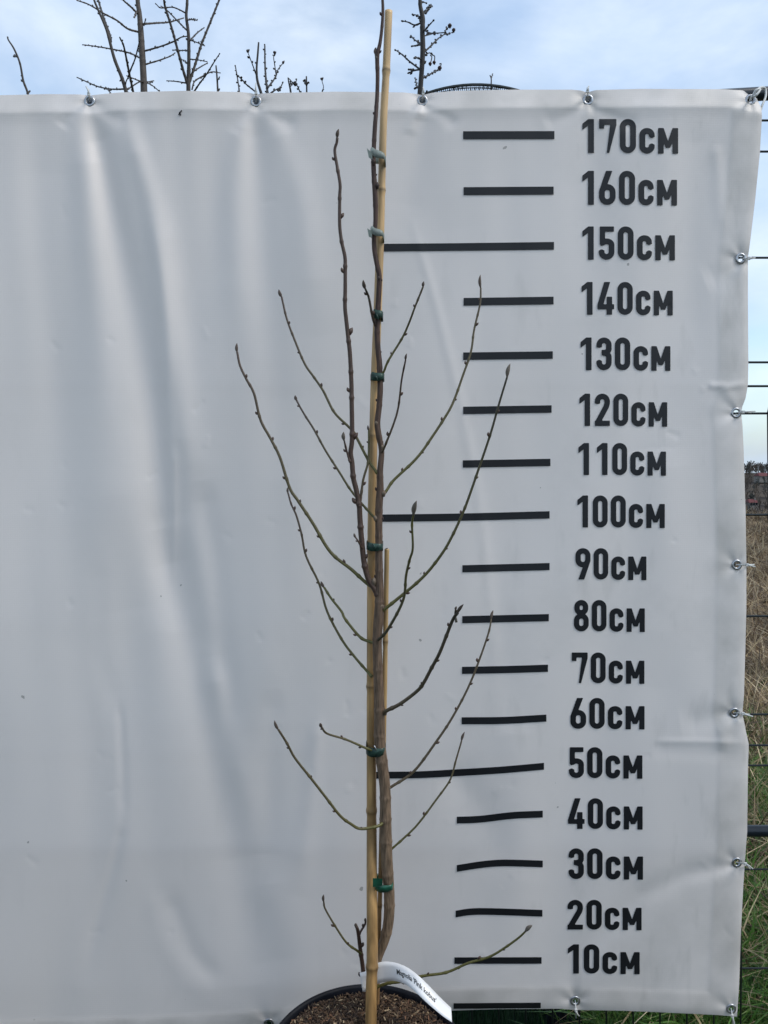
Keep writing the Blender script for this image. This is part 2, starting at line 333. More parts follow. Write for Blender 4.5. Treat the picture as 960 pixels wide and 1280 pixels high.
# ------------------------------------------------------------------ fence
YF = 1.515
fence = empty('mesh_fence', (0.9, YF, 0), 'dark coated wire mesh fence with pipe rails carrying the banner', 'fence')
XL, XR = -1.75, 4.9
hz = [(149, 1), (169, 2), (188, 1), (321, 0), (452, 1), (482, 2), (516, 1), (643, 0), (770, 0), (893, 1), (931, 2), (957, 1), (1087, 0), (1211, 0), (1330, 0)]
def zof(py): return float(at(955, py, YF)[2])
m = MB()
for py, k in hz:
    if py == 169: continue
    y_ = YF - (.022 if k == 2 else 0) + .003
    z_ = zof(py) if k != 2 else float(at(955, py, y_)[2])
    tube(m, [(XL, y_, z_ - .004), (XR, y_, z_ + .004)], .0022, 6)
zs = []
for py, k in hz: zs.append((YF - (.022 if k == 2 else 0), zof(py)))
zs = [(YF, zof(124))] + zs + [(YF, .04)]
for k in range(-44, 80):
    x0 = .7386 + .0555 * k + (.014 if k > 0 else 0)
    if XL < x0 < XR:
        tube(m, [(x0 - .047 * min(max(z_ - .15, 0), 1.2) + .05 * max(z_ - 1.42, 0), y_, z_) for y_, z_ in zs], .0019, 5)
m.build('wire_mesh', M_WIRE, fence)
zt = float(at(955, 115, YF + .01)[2])
m = MB(); tube(m, [(XL, YF + .016, zt - .026), (.3, YF + .016, zt - .022), (.6, YF + .016, zt - .008), (.74, YF + .016, zt), (XR, YF + .016, zt + .004)], .0125, 14); m.build('rail', M_RAIL, fence)
zl = float(at(955, 1039, YF + .02)[2])
m = MB(); tube(m, [(XL, YF + .02, zl), (XR, YF + .02, zl + .002)], .0115, 14); m.build('rail', M_RAIL, fence)
for x0 in (-1.7, 1.25, 3.75):
    m = MB(); tube(m, [(x0, YF + .055, -.1), (x0, YF + .055, zt + .08)], .024, 16); m.build('post', M_RAIL, fence)

# ------------------------------------------------------------------ banner
DB = 1.464
def poly(xq, pts): p = np.array(pts, float); return np.interp(xq, p[:, 0], p[:, 1])
TOP = [(-400, 121), (0, 119), (60, 117.5), (100, 118), (112, 119.5), (124, 118), (150, 115.5), (230, 113.5), (300, 115), (312, 116), (320, 118), (330, 116.5), (420, 114.5), (505, 115.5), (518, 117), (528, 119), (540, 116), (570, 113.5), (640, 112), (715, 112), (726, 113), (734, 115.5), (745, 112.5), (800, 111), (905, 111.5), (928, 113), (940, 117), (960, 119)]
RIGHT = [(100, 949), (120, 950.5), (145, 952.5), (190, 950), (250, 944), (300, 938), (322, 935), (380, 935), (450, 935.5), (480, 935), (498, 932), (508, 928), (516, 926.5), (530, 928), (560, 929.5), (640, 932), (700, 933), (760, 933), (800, 932), (870, 930), (891, 928), (912, 932), (930, 936), (960, 935), (1040, 934), (1078, 931), (1110, 929), (1170, 926), (1230, 924), (1275, 921)]
BOT = [(-400, 1307), (0, 1304), (200, 1298), (336, 1290), (450, 1276), (540, 1264), (620, 1261.5), (700, 1261), (719, 1262.5), (780, 1263.5), (850, 1266.5), (900, 1269), (924, 1271)]
EYES = [(-96, 128), (112, 126.5), (320, 127), (528, 126), (735, 125), (938, 125), (926, 323), (920, 516), (921, 706), (918, 891), (921, 1078), (914, 1261), (719, 1251), (336, 1279), (-60, 1292)]
FOLDS = [  # points (x,y), amplitude mm (+ towards the viewer), sigma px start/end
 ([(112, 136), (128, 200), (150, 300), (172, 400), (190, 500), (203, 600), (211, 700), (216, 790)], -12, 9, 22),
 ([(188, 270), (200, 340), (206, 400), (210, 500), (214, 600), (217, 735)], 4, 7, 6),
 ([(108, 150), (112, 300), (124, 450), (140, 600), (170, 760)], 8, 12, 30),
 ([(60, 150), (62, 400), (75, 700), (70, 1000)], -5, 20, 40),
 ([(160, 150), (200, 300), (222, 500), (232, 640)], 8, 9, 16),
 ([(205, 660), (235, 780), (265, 900), (300, 1050), (325, 1230)], -12, 15, 26),
 ([(217, 560), (218, 640), (217.5, 735)], 2.2, 4, 4),
 ([(250, 600), (268, 700), (284, 850), (292, 960)], -5, 12, 10),
 ([(262, 820), (290, 940), (318, 1060), (345, 1200)], 8, 10, 24),
 ([(150, 880), (154, 960), (154, 1035)], -1.9, 4, 5),
 ([(154, 1030), (140, 1090), (122, 1150), (104, 1235)], -2.5, 4.5, 9),
 ([(122, 700), (124, 820), (150, 900)], -1.3, 9, 10),
 ([(186, 1110), (200, 1175), (232, 1225), (285, 1258)], 1.2, 8, 12),
 ([(212, 1120), (240, 1190), (275, 1230)], -2.2, 9, 9),
 ([(516, 280), (545, 380), (575, 500), (598, 620), (610, 720), (618, 820), (624, 940)], 1.3, 4.0, 7),
 ([(560, 240), (610, 500), (640, 760)], -2, 24, 30),
 ([(318, 140), (328, 250), (345, 450), (352, 600)], -5, 8, 22),
 ([(303, 140), (295, 250), (292, 450)], 5, 7, 20),
 ([(345, 150), (375, 260), (400, 420)], 4, 8, 24),
 ([(398, 900), (388, 1000), (372, 1120)], 3.0, 6, 12),
 ([(340, 860), (336, 1000), (330, 1120)], -3.5, 10, 16),
 ([(528, 140), (520, 200), (505, 300)], -3, 8, 16),
 ([(735, 140), (742, 220), (748, 400)], -3, 8, 24),
 ([(735, 132), (775, 150), (800, 158)], -2.5, 5, 8),
 ([(735, 132), (700, 148), (680, 156)], -2.0, 5, 8),
 ([(320, 132), (350, 150), (372, 160)], -2.0, 4, 7),
 ([(320, 132), (300, 150), (292, 168)], -2.0, 4, 7),
 ([(112, 132), (84, 148), (76, 160)], -2.0, 4, 7),
 ([(112, 132), (140, 146), (160, 150)], -2.4, 4, 8),
 ([(528, 132), (558, 146), (572, 160)], -2.2, 4, 7),
 ([(528, 132), (516, 150), (512, 170)], 1.8, 4, 7),
 ([(820, 927), (870, 927), (936, 929)], 1.3, 2.8, 3),
 ([(815, 938), (870, 940), (936, 944)], -1.3, 7, 7),
 ([(885, 482), (910, 483), (938, 480)], 2.0, 3, 3.5),
 ([(905, 484), (913, 500), (919, 514)], 2.0, 5, 5),
 ([(926, 323), (905, 340), (880, 350)], -2.5, 6, 12),
 ([(918, 891), (890, 900), (850, 905)], -3, 6, 14),
 ([(921, 1078), (860, 1092), (800, 1120), (730, 1190), (690, 1240)], -4, 7, 14),
 ([(918, 895), (905, 915), (902, 940)], 3, 6, 6),
 ([(895, 180), (899, 240), (905, 300)], 2.0, 5, 8),
 ([(868, 150), (862, 300), (866, 480)], -3, 16, 20),
 ([(560, 960), (600, 1010), (640, 1100)], -3, 14, 20),
 ([(820, 560), (830, 700), (815, 860)], 4, 24, 24),
 ([(640, 900), (650, 1000), (640, 1180)], 3, 16, 22)]
_r = random.Random(11); SMALL = []
for _ in range(70):
    x0 = _r.uniform(-50, 915); y0 = _r.uniform(160, 1240); a = _r.uniform(-.9, .9) + (math.pi / 2 if _r.random() < .6 else 0); l = _r.uniform(6, 22)
    SMALL.append(([(x0, y0), (x0 + l * math.cos(a) * .5 + _r.uniform(-2, 2), y0 + l * math.sin(a) * .5), (x0 + l * math.cos(a), y0 + l * math.sin(a))], _r.choice([-1, 1]) * _r.uniform(.25, .7), 2.2, 3.5))
def ridge(px, py, pts, amp, s0, s1):
    out_ = np.zeros(px.shape); pts = np.array(pts, float); n_ = len(pts) - 1; pad = 3.5 * max(s0, s1)
    msk = (px > pts[:, 0].min() - pad) & (px < pts[:, 0].max() + pad) & (py > pts[:, 1].min() - pad) & (py < pts[:, 1].max() + pad)
    if not msk.any(): return out_
    x = px[msk]; y = py[msk]; best = np.full(x.shape, 1e9); u = np.zeros(x.shape)
    for i in range(n_):
        a = pts[i]; d = pts[i + 1] - a; l2 = (d ** 2).sum(); t_ = np.clip(((x - a[0]) * d[0] + (y - a[1]) * d[1]) / l2, 0, 1)
        dd = np.hypot(x - a[0] - t_ * d[0], y - a[1] - t_ * d[1]); q = dd < best; best[q] = dd[q]; u[q] = (i + t_[q]) / n_
    sg = s0 + (s1 - s0) * u; fade = np.clip(np.minimum(u / .12 + .25, (1 - u) / .22), 0, 1)
    out_[msk] = amp * fade * np.exp(-.5 * (best / sg) ** 2); return out_
def wrinkle(px, py):
    """millimetres towards the viewer"""
    px = np.asarray(px, float); py = np.asarray(py, float); d = np.zeros(px.shape)
    for f in FOLDS + SMALL: d += ridge(px, py, *f)
    ph = 0.6
    for i, (kx, ky, a) in enumerate([(1 / 52, 1 / 900, 1.8), (1 / 31, 1 / 600, .8), (1 / 85, 1 / 420, 2.4), (1 / 19, 1 / 380, .28), (1 / 24, -1 / 510, .3)]):
        d += a * np.sin(px * kx * 2 * .8 + py * ky * 2 * math.pi + ph * i * 1.7)
    ev = np.exp(-((px - 150) / 130) ** 2) + .6 * np.exp(-((px - 335) / 70) ** 2) + .35
    d += ev * (.6 * np.sin(px / 7.2 - py / 110 + 1.0 * np.sin(py / 150)) * np.exp(-((py - 240) / 230) ** 2) + .7 * np.sin(px / 10.5 - py / 120 + 2) * np.exp(-((py - 780) / 330) ** 2))
    tp = poly(px, TOP); rt = poly(py, RIGHT); bt = poly(px, BOT)
    st = lambda v: 1 / (1 + np.exp(-v))
    hem = np.maximum(np.maximum(st(-(py - tp - 23.5) / 1.3), st((px - (rt - 37)) / 1.5)), st((py - (bt - 27)) / 1.5)); d += 1.0 * hem
    # top band leans back over the rail, edges pulled to the fence
    d -= 11 * np.clip(1 - (py - tp) / 23, 0, 1) ** 1.08
    d += 1.2 * np.exp(-((py - tp - 24) / 9) ** 2)
    d -= 5 * np.exp(-np.clip(rt - px, 0, None) / 5.0)
    d -= 3 * np.exp(-np.clip(bt - py, 0, None) / 5.0)
    for ex, ey in EYES:
        r = np.hypot(px - ex, py - ey); th = np.arctan2(py - ey, px - ex)
        d -= 4.5 * np.exp(-(r / 13) ** 2) + 1.6 * np.exp(-r / 26)
        d += 1.3 * np.exp(-r / 24) * np.clip(r / 7, 0, 1) * np.sin(5 * th + ex * .7)
    return d, hem
def on_banner(px, py, off=0.0):
    d, _ = wrinkle(px, py); return at(px, py, DB - d / 1000 - off)
LX = -330.0; NX, NY = 640, 560
s_ = np.linspace(0, 1, NX); t_ = np.linspace(0, 1, NY); 
SS, TT = np.meshgrid(s_, t_)
py0 = 115 + TT * 1150
PXg = LX + SS * (poly(py0, RIGHT) - LX)
for _ in range(3):
    PYg = poly(PXg, TOP) + TT * (poly(PXg, BOT) - poly(PXg, TOP)); PXg = LX + SS * (poly(PYg, RIGHT) - LX)
# round the top right corner a little
cor = np.clip((PXg - 930) / 22, 0, 1) * np.clip((135 - PYg) / 22, 0, 1); PXg = PXg - 6 * cor; PYg = PYg + 7 * cor
dW, HEM = wrinkle(PXg, PYg); Pb = at(PXg, PYg, DB - dW / 1000)
keep = np.ones((NY - 1, NX - 1), bool)
cx_ = (PXg[:-1, :-1] + PXg[1:, 1:]) / 2; cy_ = (PYg[:-1, :-1] + PYg[1:, 1:]) / 2
for ex, ey in EYES: keep &= np.hypot(cx_ - ex, cy_ - ey) > 3.6
jj, ii = np.nonzero(keep)
fb = np.stack([jj * NX + ii, (jj + 1) * NX + ii, (jj + 1) * NX + ii + 1, jj * NX + ii + 1], -1).tolist()
banner = empty('height_banner', at(480, 1262, DB), 'large white vinyl banner printed with a height scale, tied to the fence', 'banner')
m = MB(); m.v = [Pb.reshape(-1, 3)]; m.f = fb; m.n = NX * NY; hh = HEM.reshape(-1); m.c = [np.stack([hh, hh, hh], -1)]
mb_ = bpy.data.materials.new('vinyl_banner'); mb_.use_nodes = True; t = mb_.node_tree; b = t.nodes['Principled BSDF']
tcn = t.nodes.new('ShaderNodeTexCoord'); OB = tcn.outputs['Object']
b.inputs['Roughness'].default_value = 0.42; b.inputs['Specular IOR Level'].default_value = 0.4
base = t.nodes.new('ShaderNodeRGB'); base.outputs[0].default_value = (0.86, 0.80, 0.765, 1)
dirt = t.nodes.new('ShaderNodeRGB'); dirt.outputs[0].default_value = (0.40, 0.385, 0.35, 1)
spk = t.nodes.new('ShaderNodeRGB'); spk.outputs[0].default_value = (0.16, 0.15, 0.13, 1)
big = tnoise(t, OB, 3.2, 8); big.inputs['Roughness'].default_value = .62
f1 = mr(t, big.outputs['Fac'], .52, .78)
mpn = t.nodes.new('ShaderNodeMapping'); mpn.inputs['Scale'].default_value = (1, 1, .28); t.links.new(OB, mpn.inputs['Vector'])
f2 = mr(t, tnoise(t, mpn.outputs[0], 22, 8).outputs['Fac'], .58, .8)
vcol = t.nodes.new('ShaderNodeVertexColor'); vcol.layer_name = 'Col'; vs = t.nodes.new('ShaderNodeSeparateColor'); t.links.new(vcol.outputs[0], vs.inputs[0])
def mth(op, a, b2):
    n = t.nodes.new('ShaderNodeMath'); n.operation = op
    for i, v in enumerate((a, b2)):
        if isinstance(v, (int, float)): n.inputs[i].default_value = v
        else: t.links.new(v, n.inputs[i])
    return n.outputs[0]
hemd = mth('MULTIPLY', vs.outputs[0], mth('ADD', mth('MULTIPLY', mr(t, tnoise(t, OB, 9, 8).outputs['Fac'], .35, .75), .55), .08))
sx = t.nodes.new('ShaderNodeSeparateXYZ'); t.links.new(OB, sx.inputs[0]); dirtx = mth('ADD', mth('MULTIPLY', mr(t, sx.outputs['X'], -.1, .7), .85), .15)
fa = mth('MINIMUM', mth('ADD', mth('MULTIPLY', mth('ADD', mth('MULTIPLY', f1, .36), mth('MULTIPLY', f2, .40)), dirtx), mth('MULTIPLY', hemd, .9)), 1.0)
cA = mixc(t, fa, base.outputs[0], dirt.outputs[0])
vo = t.nodes.new('ShaderNodeTexVoronoi'); vo.inputs['Scale'].default_value = 26; vo.inputs['Randomness'].default_value = 1
wob = tnoise(t, OB, 70, 3); vm = t.nodes.new('ShaderNodeVectorMath'); vm.operation = 'SCALE'; vm.inputs['Scale'].default_value = .012; t.links.new(wob.outputs['Color'], vm.inputs[0])
va = t.nodes.new('ShaderNodeVectorMath'); va.operation = 'ADD'; t.links.new(OB, va.inputs[0]); t.links.new(vm.outputs[0], va.inputs[1]); t.links.new(va.outputs[0], vo.inputs['Vector'])
vsz = t.nodes.new('ShaderNodeSeparateColor'); t.links.new(vo.outputs['Color'], vsz.inputs[0])
rad_ = mth('MULTIPLY', mth('POWER', vsz.outputs[0], 9.0), .09)
sp = mth('MULTIPLY', mth('LESS_THAN', vo.outputs['Distance'], rad_), .55)
cB = mixc(t, sp, cA, spk.outputs[0]); t.links.new(cB, b.inputs['Base Color'])
# woven scrim texture of the vinyl
wv1 = t.nodes.new('ShaderNodeTexWave'); wv1.bands_direction = 'Z'; wv1.inputs['Scale'].default_value = 75; wv1.inputs['Distortion'].default_value = .6
wv2 = t.nodes.new('ShaderNodeTexWave'); wv2.bands_direction = 'X'; wv2.inputs['Scale'].default_value = 75; wv2.inputs['Distortion'].default_value = .6
t.links.new(OB, wv1.inputs['Vector']); t.links.new(OB, wv2.inputs['Vector'])
hgt = mth('ADD', mth('ADD', wv1.outputs['Fac'], mth('MULTIPLY', wv2.outputs['Fac'], .6)), mth('MULTIPLY', tnoise(t, OB, 60, 6).outputs['Fac'], 2.2))
bp = t.nodes.new('ShaderNodeBump'); bp.inputs['Strength'].default_value = .10; bp.inputs['Distance'].default_value = .0004
t.links.new(hgt, bp.inputs['Height']); t.links.new(bp.outputs[0], b.inputs['Normal'])
tr = t.nodes.new('ShaderNodeBsdfTranslucent'); t.links.new(cB, tr.inputs['Color']); ms = t.nodes.new('ShaderNodeMixShader')
t.links.new(mth('SUBTRACT', .24, mth('MULTIPLY', vs.outputs[0], .10)), ms.inputs[0]); t.links.new(b.outputs[0], ms.inputs[1]); t.links.new(tr.outputs[0], ms.inputs[2])
t.links.new(ms.outputs[0], t.nodes['Material Output'].inputs['Surface'])
m.build('vinyl_sheet', mb_, banner)

# printed strokes ------------------------------------------------------------
def bar(pts, x0, x1, th, label):
    n = max(8, int((x1 - x0) / 1.6)); x = np.linspace(x0, x1, n); p = np.array(pts, float)
    q = catmull(p, 8); yc = np.interp(x, q[:, 0], q[:, 1]); k = 6
    XX = np.tile(x[:, None], (1, k)); YY = yc[:, None] + np.linspace(-th / 2, th / 2, k)[None]
    m = MB(); m.add(on_banner(XX, YY, .0012).reshape(-1, 3), [(i * k + j, i * k + j + 1, (i + 1) * k + j + 1, (i + 1) * k + j) for i in range(n - 1) for j in range(k - 1)])
    o = m.build('printed_mark', M_INK, banner); o['label'] = label
for cm, x0, x1, th, pts in [
 (170, 579, 693, 10, [(579, 169), (693, 168.8)]), (160, 579.5, 692, 10, [(579.5, 238.9), (692, 238.2)]), (150, 470, 692.5, 9.6, [(470, 309.6), (580, 308.6), (692.5, 307.2)]),
 (140, 579.5, 692, 9.6, [(579, 377.2), (692, 375.6)]), (130, 579, 691, 9.4, [(579, 445.2), (691, 443.8)]), (120, 579, 689.5, 9.3, [(579, 513), (689, 511.2)]),
 (110, 578.5, 688, 9.2, [(578, 580), (688, 578)]), (100, 470, 687, 9.2, [(470, 647.8), (580, 646.3), (687, 643.5)]), (90, 578, 687, 9, [(578, 711), (687, 708.2)]),
 (80, 577.8, 686, 9, [(578, 774.6), (686, 772)]), (70, 577.5, 685, 9, [(577, 838), (630, 837), (685, 835.3)]), (60, 577, 683, 8.8, [(577, 901), (630, 900.5), (683, 897.6)]),
 (50, 470, 680, 8.6, [(470, 969), (520, 968.5), (570, 966), (620, 963), (650, 960.5), (680, 957.8)]), (40, 571, 678.5, 8.6, [(571, 1025.2), (600, 1024), (640, 1019.4), (678.5, 1017.6)]),
 (30, 571, 678.5, 8.4, [(571, 1085.6), (600, 1081), (625, 1078.8), (650, 1079), (678.5, 1080)]), (20, 569.5, 678, 8.4, [(569, 1142.6), (590, 1139.6), (620, 1139.6), (678, 1141.6)]),
 (10, 568, 677, 8.2, [(568, 1200.8), (677, 1200.6)]), (0, 567, 676, 7, [(567, 1257.6), (676, 1256.8)])]:
    bar(pts, x0, x1, th, ('long' if cm in (150, 100, 50) else 'short') + ' black bar ' + ('on the lower edge' if cm == 0 else 'beside the number %d' % cm))

SW = .172
def g_stroke(pts, s=SW):
    pts = np.array(pts, float)
    def f(X, Y):
        r = np.full(X.shape, 9.)
        for i in range(len(pts) - 1):
            a, b_ = pts[i], pts[i + 1]; d = b_ - a; l = math.hypot(*d); 
            if l < 1e-6: continue
            d = d / l; u = (X - a[0]) * d[0] + (Y - a[1]) * d[1]; v = -(X - a[0]) * d[1] + (Y - a[1]) * d[0]
            r = np.minimum(r, np.maximum(np.abs(u - l / 2) - l / 2, np.abs(v) - s / 2))
            if i: r = np.minimum(r, np.hypot(X - a[0], Y - a[1]) - s / 2)
        return r
    return f
def g_box(x0, y0, x1, y1): return lambda X, Y: np.maximum(np.abs(X - (x0 + x1) / 2) - (x1 - x0) / 2, np.abs(Y - (y0 + y1) / 2) - (y1 - y0) / 2)
def g_poly(pts):
    pts = np.array(pts, float); c = pts.mean(0)
    def f(X, Y):
        r = np.full(X.shape, -9.)
        for i in range(len(pts)):
            a, b_ = pts[i], pts[(i + 1) % len(pts)]; n = np.array([b_[1] - a[1], a[0] - b_[0]]); n /= np.linalg.norm(n)
            if np.dot(c - a, n) > 0: n = -n
            r = np.maximum(r, (X - a[0]) * n[0] + (Y - a[1]) * n[1])
        return r
    return f
def g_ring(cx, cy, hw, hh, s=SW):
    def f(X, Y):
        r = min(hw, hh) * .98; qx = np.abs(X - cx) - hw + r; qy = np.abs(Y - cy) - hh + r
        d = np.hypot(np.maximum(qx, 0), np.maximum(qy, 0)) + np.minimum(np.maximum(qx, qy), 0) - r
        return np.abs(d) - s / 2
    return f
def arc(cx, cy, rx, ry, a0, a1, n=12): return [(cx + rx * math.cos(R(a)), cy + ry * math.sin(R(a))) for a in np.linspace(a0, a1, n)]
h_ = SW / 2
six = [g_ring(.245, .305, .245 - h_, .305 - h_), g_poly([(.205, 1), (.395, 1), (.20, .47), (.0, .36), (.02, .46)])]
GL = {
 '0': (.475, [g_ring(.2375, .5, .2375 - h_, .5 - h_)]),
 '1': (.34, [g_box(.165, 0, .34, 1), g_poly([(.175, 1), (.0, .86), (.0, .68), (.175, .81)])]),
 '7': (.51, [g_box(0, .835, .51, 1), g_box(0, .72, .15, .9), g_poly([(.33, .86), (.51, .86), (.51, .82), (.30, 0), (.115, 0), (.325, .82)])]),
 '2': (.49, [g_stroke([(h_, .69)] + arc(.24, .765, .24 - h_, .235 - h_, 180, 0) + [(.394, .70)] + [(.37, .61), (.105, .13)]), g_box(.0, 0, .48, .165)]),
 '3': (.47, [g_stroke([(h_, .70)] + arc(.235, .77, .235 - h_, .23 - h_, 180, 0) + arc(.235, .655, .235 - h_, .12, -5, -80, 8)), g_stroke([(.16, .535), (.25, .535)] + arc(.235, .40, .235 - h_, .12, 75, 0, 8) + arc(.235, .23, .235 - h_, .23 - h_, 0, -180) + [(h_, .29)])]),
 '4': (.52, [g_poly([(.21, 1), (.395, 1), (.185, .30), (.0, .30)]), g_box(0, .165, .52, .32), g_box(.285, 0, .455, .55)]),
 '5': (.47, [g_box(.03, .84, .455, 1), g_box(.03, .46, .19, 1), g_stroke([(.04, .50)] + arc(.235, .44, .235 - h_, .20 - h_, 140, 0) + arc(.235, .225, .235 - h_, .225 - h_, 0, -180) + [(h_, .28)])]),
 '6': (.49, six),
 '9': (.49, [lambda X, Y, f=f: f(.49 - X, 1 - Y) for f in six]),
 '8': (.48, [g_ring(.24, .755, .225 - h_, .245 - h_), g_ring(.24, .29, .24 - h_, .29 - h_)]),
 'c': (.45, [g_stroke([(.45 - h_, .485)] + arc(.225, .535, .225 - h_, .205 - h_, 0, 180) + arc(.225, .205, .225 - h_, .205 - h_, 180, 360) + [(.45 - h_, .26)])]),
 'M': (.59, [g_box(0, 0, .165, .74), g_box(.425, 0, .59, .74), g_poly([(.0, .74), (.165, .74), (.36, .17), (.225, .17)]), g_poly([(.59, .74), (.425, .74), (.225, .17), (.36, .17)])]),
}
def raster(fs, wdt, cell=1 / 46):
    x = np.arange(-cell * 1.5, wdt + cell * 2, cell); y = np.arange(-cell * 1.5, 1 + cell * 2, cell); X_, Y_ = np.meshgrid(x, y)
    D = np.full(X_.shape, 9.)
    for f in fs: D = np.minimum(D, f(X_, Y_))
    verts = []; idx = {}; faces = []
    def vid(key, p):
        if key not in idx: idx[key] = len(verts); verts.append(p)
        return idx[key]
    for j in range(len(y) - 1):
        for i in range(len(x) - 1):
            c = [(i, j), (i + 1, j), (i + 1, j + 1), (i, j + 1)]; dv = [D[b2, a2] for a2, b2 in c]
            if min(dv) >= 0: continue
            P = []
            for k in range(4):
                a2, b2 = c[k], c[(k + 1) % 4]; da, db = dv[k], dv[(k + 1) % 4]
                if da < 0: P.append(vid(a2, (x[a2[0]], y[a2[1]])))
                if (da < 0) != (db < 0):
                    tt = da / (da - db); key = (min(a2, b2), max(a2, b2)); P.append(vid(key, (x[a2[0]] + (x[b2[0]] - x[a2[0]]) * tt, y[a2[1]] + (y[b2[1]] - y[a2[1]]) * tt)))
            if len(P) >= 3: faces.append(P)
    return np.array(verts), faces
RG = {k: (w_, *raster(fs, w_)) for k, (w_, fs) in GL.items()}
LAB = [(170, 728, 847.7, 148.7, 191.2), (160, 728, 846.3, 213.5, 256), (150, 728, 843.7, 283, 324.6), (140, 727, 841, 352.4, 393.4), (130, 725.7, 838, 421.8, 462.7), (120, 724.3, 834, 492, 532.5),
 (110, 723, 832.5, 553.7, 593.8), (100, 721.7, 831, 619.3, 659.3), (90, 719.3, 808, 685.2, 724.4), (80, 717.4, 806, 750, 789.2), (70, 714.7, 805.5, 815.6, 854), (60, 713, 805.7, 872.4, 911),
 (50, 711, 803, 934, 972.6), (40, 710, 803.3, 997.8, 1036.2), (30, 710.7, 803.8, 1060.4, 1098.8), (20, 709.4, 802, 1124.8, 1162), (10, 709.8, 799.6, 1180.4, 1217)]
for num, xl, xr, yt, yb in LAB:
    txt = str(num) + 'cM'; cur = 0; lay = []
    for i, ch in enumerate(txt):
        lay.append((ch, cur)); nxt = txt[i + 1] if i + 1 < len(txt) else ''
        gap = .10 if ch != '1' else (.25 if nxt == '1' else .15)
        cur += RG[ch][0] + (gap if nxt else 0)
    m = MB()
    for ch, x0 in lay:
        _, V, Fc = RG[ch]; px = xl + (V[:, 0] + x0) / cur * (xr - xl); py = yb - V[:, 1] * (yb - yt)
        py = py + (.9 if ch in 'cM' else 0) * (1 - V[:, 1]) * (px - xl) / (xr - xl)
        m.add(on_banner(px, py, .0012), [f[::-1] for f in Fc])
    o = m.build('printed_number', M_INK, banner); o['label'] = 'black lettering %dcm' % num

m = MB()
for dx, dy, r in ((0, 0, 1.6), (1.6, -2.2, 1.1), (-1.2, 1.8, .9), (.6, 2.4, 1.2)):
    c = on_banner(np.array([225. + dx]), np.array([141. + dy]), .001)[0]; spindle(m, c - np.array([.001, 0, .0016 * r]), c + np.array([.001, 0, .0016 * r]), .0011 * r, 6, .03, fat=.5)
m.build('dirt_fleck', M_INK, banner)
# eyelets
def eyelet(px, py):
    d, _ = wrinkle(np.array([px]), np.array([py])); Yc = DB - float(d[0]) / 1000 - .0022; c = at(px, py, Yc); m = MB(); n, k = 28, 10; V = []
    R0, r0 = 0.0078, 0.0026
    for i in range(n):
        a = 2 * math.pi * i / n
        for j in range(k):
            q = 2 * math.pi * j / k; rr = R0 + r0 * math.cos(q); V.append((c[0] + rr * math.cos(a), c[1] - .45 * r0 * math.sin(q) * 1.6, c[2] + rr * math.sin(a)))
    m.add(V, [(i * k + j, ((i + 1) % n) * k + j, ((i + 1) % n) * k + (j + 1) % k, i * k + (j + 1) % k) for i in range(n) for j in range(k)])
    m.build('eyelet', M_STEEL, banner)
for e in EYES: eyelet(*e)

# white cable ties through the eyelets
def ctie(px, py, edge, fencept, tail, label, rad=.0012):
    d, _ = wrinkle(np.array([px]), np.array([py])); Y0 = DB - float(d[0]) / 1000
    c = at(px, py, Y0 + .004)
    e = at(edge[0], edge[1], DB - .004); f = at(fencept[0], fencept[1], YF + .012); g_ = at(fencept[0], fencept[1], YF + .012) ; back = at(px, py, YF + .002)
    root = empty('cable_tie', c, label, 'cable tie', 'white ties fixing the banner to the fence')
    loop = catmull([at(px, py, Y0 + .012), c, at(px * .5 + edge[0] * .5, py * .5 + edge[1] * .5, Y0 - .006), e, at(edge[0] * .6 + fencept[0] * .4, edge[1] * .6 + fencept[1] * .4, DB + .02), f, at(fencept[0], fencept[1], YF + .018)], 6)
    m = MB(); tube(m, loop, rad, 6, flat=1.0); m.build('strap', M_TIEW, root)
    m = MB(); hd = at(edge[0], edge[1], DB - .007); box(m, hd, (.0024, .002, .0026)); m.build('head', M_TIEW, root, smooth=False)
    tl = catmull([at(edge[0], edge[1], DB - .007)] + [at(a, b_, DB - .010 + .003 * i) for i, (a, b_) in enumerate(tail)], 5)
    m = MB(); tube(m, tl, np.linspace(.0016, .0012, len(tl)), 6); m.build('tail', M_TIEW, root)
ctie(112, 126.5, (111, 118), (111, 112), [(110, 113), (107.5, 108)], 'thin white tie at the first top eyelet from the left')
ctie(320, 127, (320, 116), (320, 110), [(319.5, 110), (320, 104)], 'white tie at the top eyelet below the budding shrub')
ctie(528, 126, (529, 117), (529, 112), [(529.5, 113), (529, 109)], 'white tie at the top eyelet below the fruiting tree')
ctie(735, 125, (734.5, 114), (734, 110), [(735, 111), (736, 107.5)], 'white tie at the top eyelet above the number 170')
ctie(926, 323, (936, 323), (940, 321), [(940, 323), (944, 322.5)], 'short white tie on the right edge beside the number 150')
ctie(920, 516, (929, 515), (940, 516), [(936, 514.5), (944, 514)], 'white tie on the right edge beside the number 120')
ctie(921, 706, (934, 706), (942, 706), [(938, 707), (944, 708.5)], 'thick white tie on the right edge beside the number 90', .0016)
ctie(918, 891, (929, 892), (938, 893), [(935, 894), (941, 895.5)], 'white tie on the right edge beside the number 60')
ctie(921, 1078, (932, 1080), (938, 1087), [(936, 1082), (941, 1086)], 'bent white tie on the right edge beside the number 30', .0016)
ctie(914, 1261, (915.5, 1270), (916, 1284), [(917, 1276), (920, 1288)], 'white tie hanging at the lower right corner of the banner')
ctie(719, 1251, (720, 1263), (720, 1272), [(721.5, 1267), (724, 1270)], 'white tie at the lower edge below the number 10')
